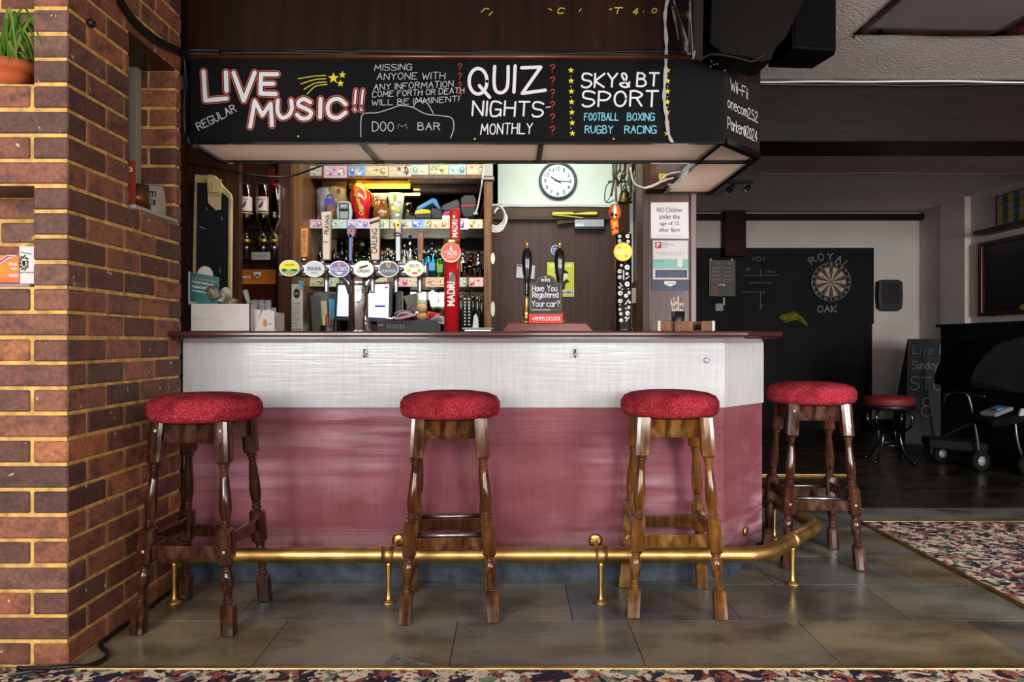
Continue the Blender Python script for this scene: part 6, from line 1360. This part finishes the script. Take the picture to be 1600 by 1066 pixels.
# flag pinned to the ceiling
fl = R('ceiling_flag', 'white flag with a red stripe stretched under the ceiling at right', 'flag', (2.3, 2.6, CZ-.06))
def flagf(x0, x1, y0, y1):
    def f(u, v):
        x, y = x0+(x1-x0)*u, y0+(y1-y0)*v; U, V = (x-1.575)/1.9, (y-1.5)/2.05
        s = .034*math.sin(max(0, min(1, U))*PI)*math.sin(max(0, min(1, V))*PI)+.003+.004*math.sin(U*14+V*4)*V
        return Vector((x, y, CZ-.004-max(.0, s)))
    return f
mFlag = C('9c9496', .8, var=.06, scale=5); mFlagR = C('9c1f22', .8)
b = B(); b.surf(mFlag, flagf(1.575, 2.24, 1.5, 3.55), 14, 24, True, .0015); b.surf(mFlagR, flagf(2.24, 2.56, 1.5, 3.55), 6, 24, True, .0015); b.surf(mFlag, flagf(2.56, 3.475, 1.5, 3.55), 14, 24, True, .0015); b.done('cloth', fl)
b = B(); b.ball(mInk, (1.578, 3.545, CZ-.014), .008, 10); b.done('pin', fl)
b = B(); rnd = random.Random(3); b.tube(mCableW, [(1.12, 4.148, CZ-.016)]+[(1.12+.26*q, 4.148, CZ-.016+rnd.uniform(-.008, .004)) for q in range(1, 13)], .0055, 6); b.done('beam_cable', label='pale cable clipped along the top of the dark beam', cat='cable')
b = B(); b.tube(mCable, [(1.12, 4.145, CZ-.036)]+[(1.12+.26*q, 4.147, CZ-.036+rnd.uniform(-.008, .004)) for q in range(1, 13)], .007, 6); b.done('beam_cable', label='black cable just below the pale one on the dark beam', cat='cable')
b = B(); Yx = 6.45; b.tube(C('8d8d90', .4), [(X(1185, Yx)+.22*q, Yx+.02*math.sin(q), CZ-.012) for q in range(12)], .009, 6); b.done('ceiling_conduit', label='pale conduit crossing the back room ceiling', cat='conduit')
# ceiling spotlights
tr = R('spotlight_track', 'dark ceiling track with two small spotlights in the back room', 'spotlight', (X(1158, 6.8), 6.8, CZ-.03))
b = B(); b.box(mBlack, X(1138, 6.8), X(1176, 6.8), 6.78, 6.82, CZ-.022, CZ-.002); b.done('track', tr)
for px, py, m in ((1140, 296, mBlack), (1165, 297, C('8d8a8a', .3, metal=.5))):
    b = B(); p = at(px, py, 6.8); b.cyl(mBlack, (p.x+.03, 6.8, CZ-.02), (p.x+.02, 6.8, p.z+.03), .006, n=8); b.cyl(mBlack, p+Vector((.035, 0, .035)), p, .018, .026, 14); b.cyl(m, p, p-Vector((.016, 0, .016)), .027, .029, 14); b.done('spot_head', tr)

# ================================================================ back room
YFB = YF-.012
db = R('dartboard', 'round dartboard on the black wall panel', 'dartboard', (X(1296.5, YFB), YFB, Z(441, YFB)-.225)); k = YFB/F; cx, cz = X(1296.5, YFB), Z(441, YFB)
b = B(); b.lathe(mBlackM, [(0, 0), (.226, 0), (.226, .03), (.22, .034), (0, .034)], (cx, YFB, cz), 60, Tx); b.done('surround', db)
b = B(); rings = [(.0065, .016), (.016, .099), (.099, .107), (.107, .162), (.162, .170)]
mDk, mLt, mRd, mGn = C('221511'), C('9a8a66'), C('8c2620'), C('23563a')
for i_ in range(20):
    a0, a1 = (i_-.5)*PI/10, (i_+.5)*PI/10
    for j, (r0_, r1_) in enumerate(rings[1:], 1):
        m = ((mDk, mLt) if j in (1, 3) else (mRd, mGn))[i_ % 2]; t = bmesh.new()
        P = [(r, a) for r, a in ((r0_, a0), (r1_, a0), (r1_, (a0+a1)/2), (r1_, a1), (r0_, a1))]
        t.faces.new([t.verts.new((cx+r*math.sin(a), YFB-.035, cz+r*math.cos(a))) for r, a in P]); b.add(t, m)
for r_, m in ((.016, mGn), (.0065, mRd)): t = bmesh.new(); t.faces.new([t.verts.new((cx+r_*math.cos(q*PI/8), YFB-.0355 if m is mGn else YFB-.0365, cz+r_*math.sin(q*PI/8))) for q in range(16)]); b.add(t, m)
b.done('playing_face', db)
b = B(); b.tube(C('8d9298', .4, metal=.6), [(cx+.213*math.cos(q*PI/12), YFB-.038, cz+.213*math.sin(q*PI/12)) for q in range(24)], .0022, 6, 2, True)
for i_, n_ in enumerate((20, 1, 18, 4, 13, 6, 10, 15, 2, 17, 3, 19, 7, 16, 8, 11, 14, 9, 12, 5)):
    a = i_*PI/10; b.text(C('8d9298', .4), str(n_), (lambda a: lambda u, v: Vector((cx+.193*math.sin(a)+u, YFB-.0365, cz+.193*math.cos(a)+v)))(a), .014 if n_ < 10 else .026, .024)
b.done('number_ring', db)
b = B(); y0 = YFB-.001
for i_, ch in enumerate('ROYAL'):
    a = (i_-2)*.33+.03; c0 = at(1296.5+39*math.sin(a), 441-39*math.cos(a), y0); b.ink(mChalkGrey, ch, (lambda c0, a: lambda u, v: c0+Vector((math.cos(a)*u+math.sin(a)*v, 0, -math.sin(a)*u+math.cos(a)*v)))(c0-Vector((.035, 0, .03)), a), .06, .075, .011)
b.ink(mChalkGrey, 'OAK', lambda u, v: at(1278+u, 488-v, y0), 29, 10, 1.6); b.done('chalk_name', label='white chalk capitals curving above and below the dartboard', cat='chalk writing')
b = B()
for q in ([(1161, 430.5), (1218, 430.5)], [(1172, 442), (1208, 442)], [(1160, 456.5), (1196, 456.5)], [(1188.5, 421), (1188.5, 431)], [(1188.5, 457), (1188.5, 484)], [(1186, 478), (1191, 478)], [(1200, 425), (1203, 421)], [(1199, 425), (1211, 425)]): b.ribbon(mChalkGrey, q, .7, lambda u, v: at(u, v, y0))
b.ink(mChalkGrey, 'P', lambda u, v: at(1167+u, 424-v, y0), 5, 5, .8); b.ink(mChalkGrey, '101', lambda u, v: at(1177+u, 408-v, y0), 17, 6, .9); b.done('chalk_scores', label='faint chalked darts score lines on the black wall', cat='chalk writing')
sc_ = R('darts_scorer', 'electronic darts scorer with two dark red displays on the black wall', 'scorer', tuple(at(1128, 464, YFB)))
b = B(); b.pbox(C('18190f', .5), 1108, 407, 1149, 463, YFB-.04, .04, .002)
for q in ([(1108.5, 407.5), (1148.5, 407.5), (1148.5, 462.5), (1108.5, 462.5), (1108.5, 407.5)], [(1110.5, 409.5), (1126, 409.5), (1126, 441), (1110.5, 441), (1110.5, 409.5)], [(1130, 409.5), (1146, 409.5), (1146, 441), (1130, 441), (1130, 409.5)]): b.ribbon(C('7d8058'), q, .55, lambda u, v: at(u, v, YFB-.041))
for x_ in (1110, 1143): b.pbox(C('b9b98c'), x_-.8, 404.5, x_+2, 407, YFB-.04, .02)
b.ptext(C('8a8c70'), 'TEAM', 1120, 412.5, 8, 2.4, YFB-.041); b.ptext(C('8a8c70'), 'TEAM', 1140, 412.5, 8, 2.4, YFB-.041); b.done('body', sc_)
for x_ in (1112, 1131.5):
    b = B()
    for j in range(4): b.pbox(C('4f1416', .4), x_, 417+j*6, x_+13, 420.5+j*6, YFB-.042, .002)
    b.done('display', sc_)
b = B()
for i_ in range(4):
    for j in range(4): b.pbox(C('8c1f22', .5), 1112.5+i_*2.6, 446+j*3.4, 1114.4+i_*2.6, 448.6+j*3.4, YFB-.045, .005); b.pbox(C('3c4a38', .5), 1135+i_*2.6, 446+j*3.4, 1136.9+i_*2.6, 448.6+j*3.4, YFB-.045, .005)
b.pprism(C('9a9c8c'), [(1122, 444), (1131, 443), (1134, 446), (1131, 448.5), (1129, 446.5), (1123, 446.5)], YFB-.045, .005); b.done('keypad', sc_)
b = B(); b.pbox(C('7d7d74', .5), 1118, 474.5, 1130, 486, YFB-.012, .012, .001); b.pbox(C('a9a89c', .5), 1130, 465, 1132.5, 477, YFB-.03, .03); b.done('wall_socket', label='square socket with a plug below the darts scorer', cat='socket')
b = B(); rnd = random.Random(31)
def clothf(u, v):
    px = 1216+44*u; mid_ = 494+16*max(0, u-.45)**1.2*1.4+3*math.sin(u*7); hw = (9.5*math.sin(min(1, u*1.6+.15)*PI*.62) if u < .6 else 7*(1.05-(u-.6)*1.2))
    p = at(px, mid_+(v-.5)*2*hw*.8, YFB-.03); p.y -= .05*math.sin(v*PI)*(1+.5*math.sin(u*16+v*5)); return p
b.surf(C('8d8f2c', .9, var=.3, scale=9), clothf, 22, 10, True, .006); b.cyl(mSteel, at(1237, 492, YFB), at(1237, 492, YFB-.07), .008, n=8); b.done('yellow_cloth', label='crumpled yellow-green cloth hanging on the black wall', cat='cloth')
ws = R('wall_speaker', 'small dark wall speaker on the white far wall', 'speaker', tuple(at(1392, 487, YF)))
b = B(); b.pprism(C('1d1614', .5), [(1374, 440), (1380, 437), (1404, 437), (1410.5, 440), (1411.5, 461), (1410, 482), (1404, 486), (1381, 486), (1374.5, 482), (1373, 461)], YF-.10, .10, .012); b.done('case', ws)
b = B(); b.pprism(C('120e0d', .7), [(1379, 442), (1406, 442), (1407, 461), (1405, 474), (1380, 474), (1378, 461)], YF-.104, .01, .004); b.ball(C('6a2c1c', .4), at(1378, 472, YF-.105), .008, 8); b.done('grille', ws)
# A-board
ab = R('pavement_sign', 'leaning chalkboard sign with band names beside the panelled screen', 'chalkboard', (4.02, 7.45, 0), math.radians(-14))
def abm(u, v, off=0): return Vector((-.33+u, 0, 0))+Vector((0, .34*(v/1.0)+off, v))
def slab(b, m, u0, u1, v0, v1, s, th=.018, sh=0):
    n = Vector((0, -1, .30)).normalized()
    P = [Vector((u0+sh*v0, s*(.30*(1-v0)), v0)), Vector((u1+sh*v0, s*(.30*(1-v0)), v0)), Vector((u1+sh*v1, s*.30*(1-v1), v1)), Vector((u0+sh*v1, s*.30*(1-v1), v1))]
    hexa(b, m, [p for p in P], [p+Vector((0, -s*th, 0)) for p in P])
b = B(); slab(b, C('1a1c1e', .6), -.26, .30, 0.0, .985, -1, .02, .10); b.done('front_board', ab, world=False)
b = B(); slab(b, C('15120f', .6), -.26, .30, 0.0, .985, 1, -.02, .10); b.done('rear_board', ab, world=False)
b = B(); am = lambda u, v: Vector((u+.10*v-.02, -.30*(1-v)-.024, v))
for s, u0, v0, w_, h_, m in (('Live', -.20, .84, .17, .07, C('31566a')), ('Mus', .03, .84, .17, .10, C('3f7fa8')), ('Sunday', -.20, .70, .22, .07, mChalkGrey), ('8', .09, .70, .06, .09, mChalkGrey), ('STOK', -.21, .50, .36, .12, mChalkGrey), ('8', -.12, .26, .10, .17, mChalkGrey)):
    b.ink(m, s, (lambda u0, v0: lambda u, v: am(u0+u, v0+v))(u0, v0), w_, h_, .012)
b.done('lettering', ab, 'blue and white chalk lines', world=False)
# low stool
ls = R('low_stool', 'low round stool with dark red seat and curved black legs', 'stool', (3.02, 6.15, 0))
b = B(); b.lathe(C('6e1212', .6), [(0, .44), (.175, .44), (.188, .455), (.19, .50), (.18, .52), (.1, .53), (0, .53)], (0, 0, 0), 36); b.lathe(mBlack, [(0, .42), (.185, .42), (.19, .44), (.192, .46), (0, .46)], (0, 0, 0), 36); b.done('seat', ls, world=False)
for q in range(4):
    a = q*PI/2+.6; c, s_ = math.cos(a), math.sin(a); b = B()
    b.tube(mGloss, [Vector((c*r, s_*r, z)) for r, z in ((.12, .43), (.17, .40), (.185, .34), (.16, .28), (.10, .25), (.09, .20), (.12, .10), (.17, .02), (.20, .012))], .012, 8); b.ball(mGloss, (c*.2, s_*.2, .014), .016, 10); b.done('leg', ls, world=False)
b = B(); b.tube(mGloss, [(.105*math.cos(q*PI/6), .105*math.sin(q*PI/6), .14) for q in range(12)], .007, 6, 3, True); b.done('foot_ring', ls, world=False)
# panelled screen
ps = R('panelled_screen', 'black boarded settle back standing out from the right wall', 'screen', (3.9, 7.0, 0))
A0, A1 = Vector((3.905, 7.0, 0)), Vector((3.75, 5.0, 0)); d = (A1-A0).normalized(); n = Vector((-d.y, d.x, 0)); n = n if n.x < 0 else -n
b = B(); L = (A1-A0).length; nb = 22
for j in range(nb):
    p, q = A0+d*(L*j/nb+.003), A0+d*(L*(j+1)/nb-.003); b.vprism(C('0d0d0d', .45, coat=.2), [p.xy, q.xy, (q-n*.03).xy, (p-n*.03).xy], 0, 1.09)
b.vprism(mBlackM, [(A0-n*.02).xy, (A1-n*.02).xy, (A1-n*.04).xy, (A0-n*.04).xy], 0, 1.09); b.done('boards', ps)
b = B(); b.vprism(C('1c1210', .4), [(A0+n*.03-d*.03).xy, (A1+n*.03).xy, (A1-n*.07).xy, (A0-n*.07-d*.03).xy], 1.09, 1.115, .004); b.done('cap_rail', ps)
pf = R('framed_board', 'dark framed board with copper edge on the right wall', 'picture', (XR, 6.9, 1.2))
b = B(); b.box(C('0e0f10', .3), XR-.03, XR-.002, 6.3, 7.30, 1.23, 1.86); b.ball(C('8a7a20'), (XR-.035, 6.72, 1.26), (.01, .06, .03), 10); b.done('panel', pf)
b = B(); mCop = C('4c2012', .3, metal=.5); b.box(mCop, XR-.05, XR-.002, 7.30, 7.36, 1.20, 1.90, .006); b.box(C('1c0d0a', .4), XR-.05, XR-.002, 6.25, 7.30, 1.20, 1.235, .004); b.box(C('1c0d0a', .4), XR-.05, XR-.002, 6.25, 7.30, 1.86, 1.90, .004); b.done('frame', pf)
b = B(); b.box(C('1c0f0c', .4), XR-.16, XR-.002, 6.15, 7.25, 1.965, 2.0, .004); b.done('wall_shelf', label='dark shelf on the right wall above the framed board', cat='shelf')
lw = R('leaded_panel', 'leaded coloured glass panel above the shelf on the right wall', 'glass panel', (XR-.03, 6.7, 2.0))
b = B(); b.box(mBlackM, XR-.04, XR-.002, 6.35, 7.1, 2.001, 2.30, .003); b.done('frame', lw)
b = B()
for i_ in range(9):
    for j in range(4): b.box(C(('8a7a30', '3a4a58', '7a7a70', '2c4a3a')[(i_*3+j*2) % 4], .15), XR-.046, XR-.039, 6.38+i_*.077, 6.45+i_*.077, 2.015+j*.07, 2.08+j*.07)
b.done('panes', lw)
# pushchair
pc = R('pushchair', 'dark folding pushchair with hood in front of the panelled screen', 'pushchair', (3.5, 5.85, 0))
mFr = C('55565a', .3, metal=.8); mHd = C('0b0c0f', .9, var=.2, scale=6, spec=.1)
wc = lambda px, py, Y: at(px, py, Y)
def wheel(b, c, r, wd=.022):
    Tq = Matrix.Translation(c) @ Vector((.3, -1, 0)).normalized().to_track_quat('Z', 'Y').to_matrix().to_4x4()
    b.lathe(C('151515', .85, spec=.2), [(r*.55, -wd*.6), (r*.92, -wd), (r, -wd*.5), (r, wd*.5), (r*.92, wd), (r*.55, wd*.6)], (0, 0, 0), 28, Tq); b.lathe(C('8d8d8a', .4), [(0, -wd*1.1), (r*.22, -wd*1.1), (r*.26, -wd*.8), (r*.48, -wd*.75), (r*.48, wd*.75), (r*.26, wd*.8), (r*.22, wd*1.1), (0, wd*1.1)], (0, 0, 0), 20, Tq)
for px, py, Y, r in ((1532, 722, 5.70, .075), (1457, 706, 6.22, .075), (1471, 707, 6.10, .075), (1606, 735, 5.5, .08)):
    b = B(); c = wc(px, py, Y); c.z = r; wheel(b, c, r); b.done('wheel', pc)
b = B()
for q in ([(1530, 715, 5.72), (1526, 680, 5.72), (1515, 625, 5.74), (1508, 615, 5.76)], [(1462, 700, 6.15), (1480, 680, 6.1), (1520, 660, 5.9), (1560, 640, 5.75), (1600, 560, 5.6)], [(1604, 730, 5.52), (1590, 690, 5.52), (1585, 640, 5.55)], [(1475, 628, 6.0), (1478, 618, 5.98), (1490, 615, 5.95), (1512, 616, 5.8), (1540, 620, 5.7)]): b.tube(mFr if q[0][0] != 1475 else mBlack, [wc(*p) for p in q], .011, 8)
b.done('tube_frame', pc, 'grey tube frame')
b = B()
def hoodf(u, v):
    a = PI*(.02+.60*u); r = .37; c = Vector((3.54, 5.5, .62)); w_ = (v-.5)*.46
    return c+Vector((-math.cos(a)*r*.95, w_+math.cos(a)*.08, math.sin(a)*r*1.02+.02*math.sin(v*PI)))
b.surf(mHd, hoodf, 16, 8, True, .008)
for v in (0, 1):
    t = bmesh.new(); P = [hoodf(u/14, v) for u in range(15)]; t.faces.new([t.verts.new(p) for p in P]+[t.verts.new(Vector((3.56, P[0].y, .60)))]); bmesh.ops.solidify(t, geom=t.faces[:], thickness=.006); b.add(t, mHd)
b.done('hood', pc)
b = B(); b.cbox(mHd, (3.50, 5.5, .42), (.36, .38, .06), (0, -.15, 0), .02); b.cbox(mHd, (3.67, 5.5, .60), (.06, .38, .40), (0, .35, 0), .02); b.done('seat', pc)
b = B(); b.cbox(C('6a6c72', .7), (3.42, 5.42, .47), (.16, .14, .03), (0, -.3, .2), .01); b.cbox(C('2f6ea0', .4), (3.40, 5.36, .49), (.05, .02, .012), (0, -.2, 0)); b.cbox(C('9aa0ae', .5), (3.54, 5.33, .45), (.05, .03, .09), (0, .4, 0), .008); b.done('blanket', pc, 'grey blanket with a blue tag')
b = B(); b.cbox(C('17181a', .85, spec=.15), (3.42, 5.95, .17), (.40, .30, .07), (0, .05, -.3), .02); b.done('basket', pc, None)
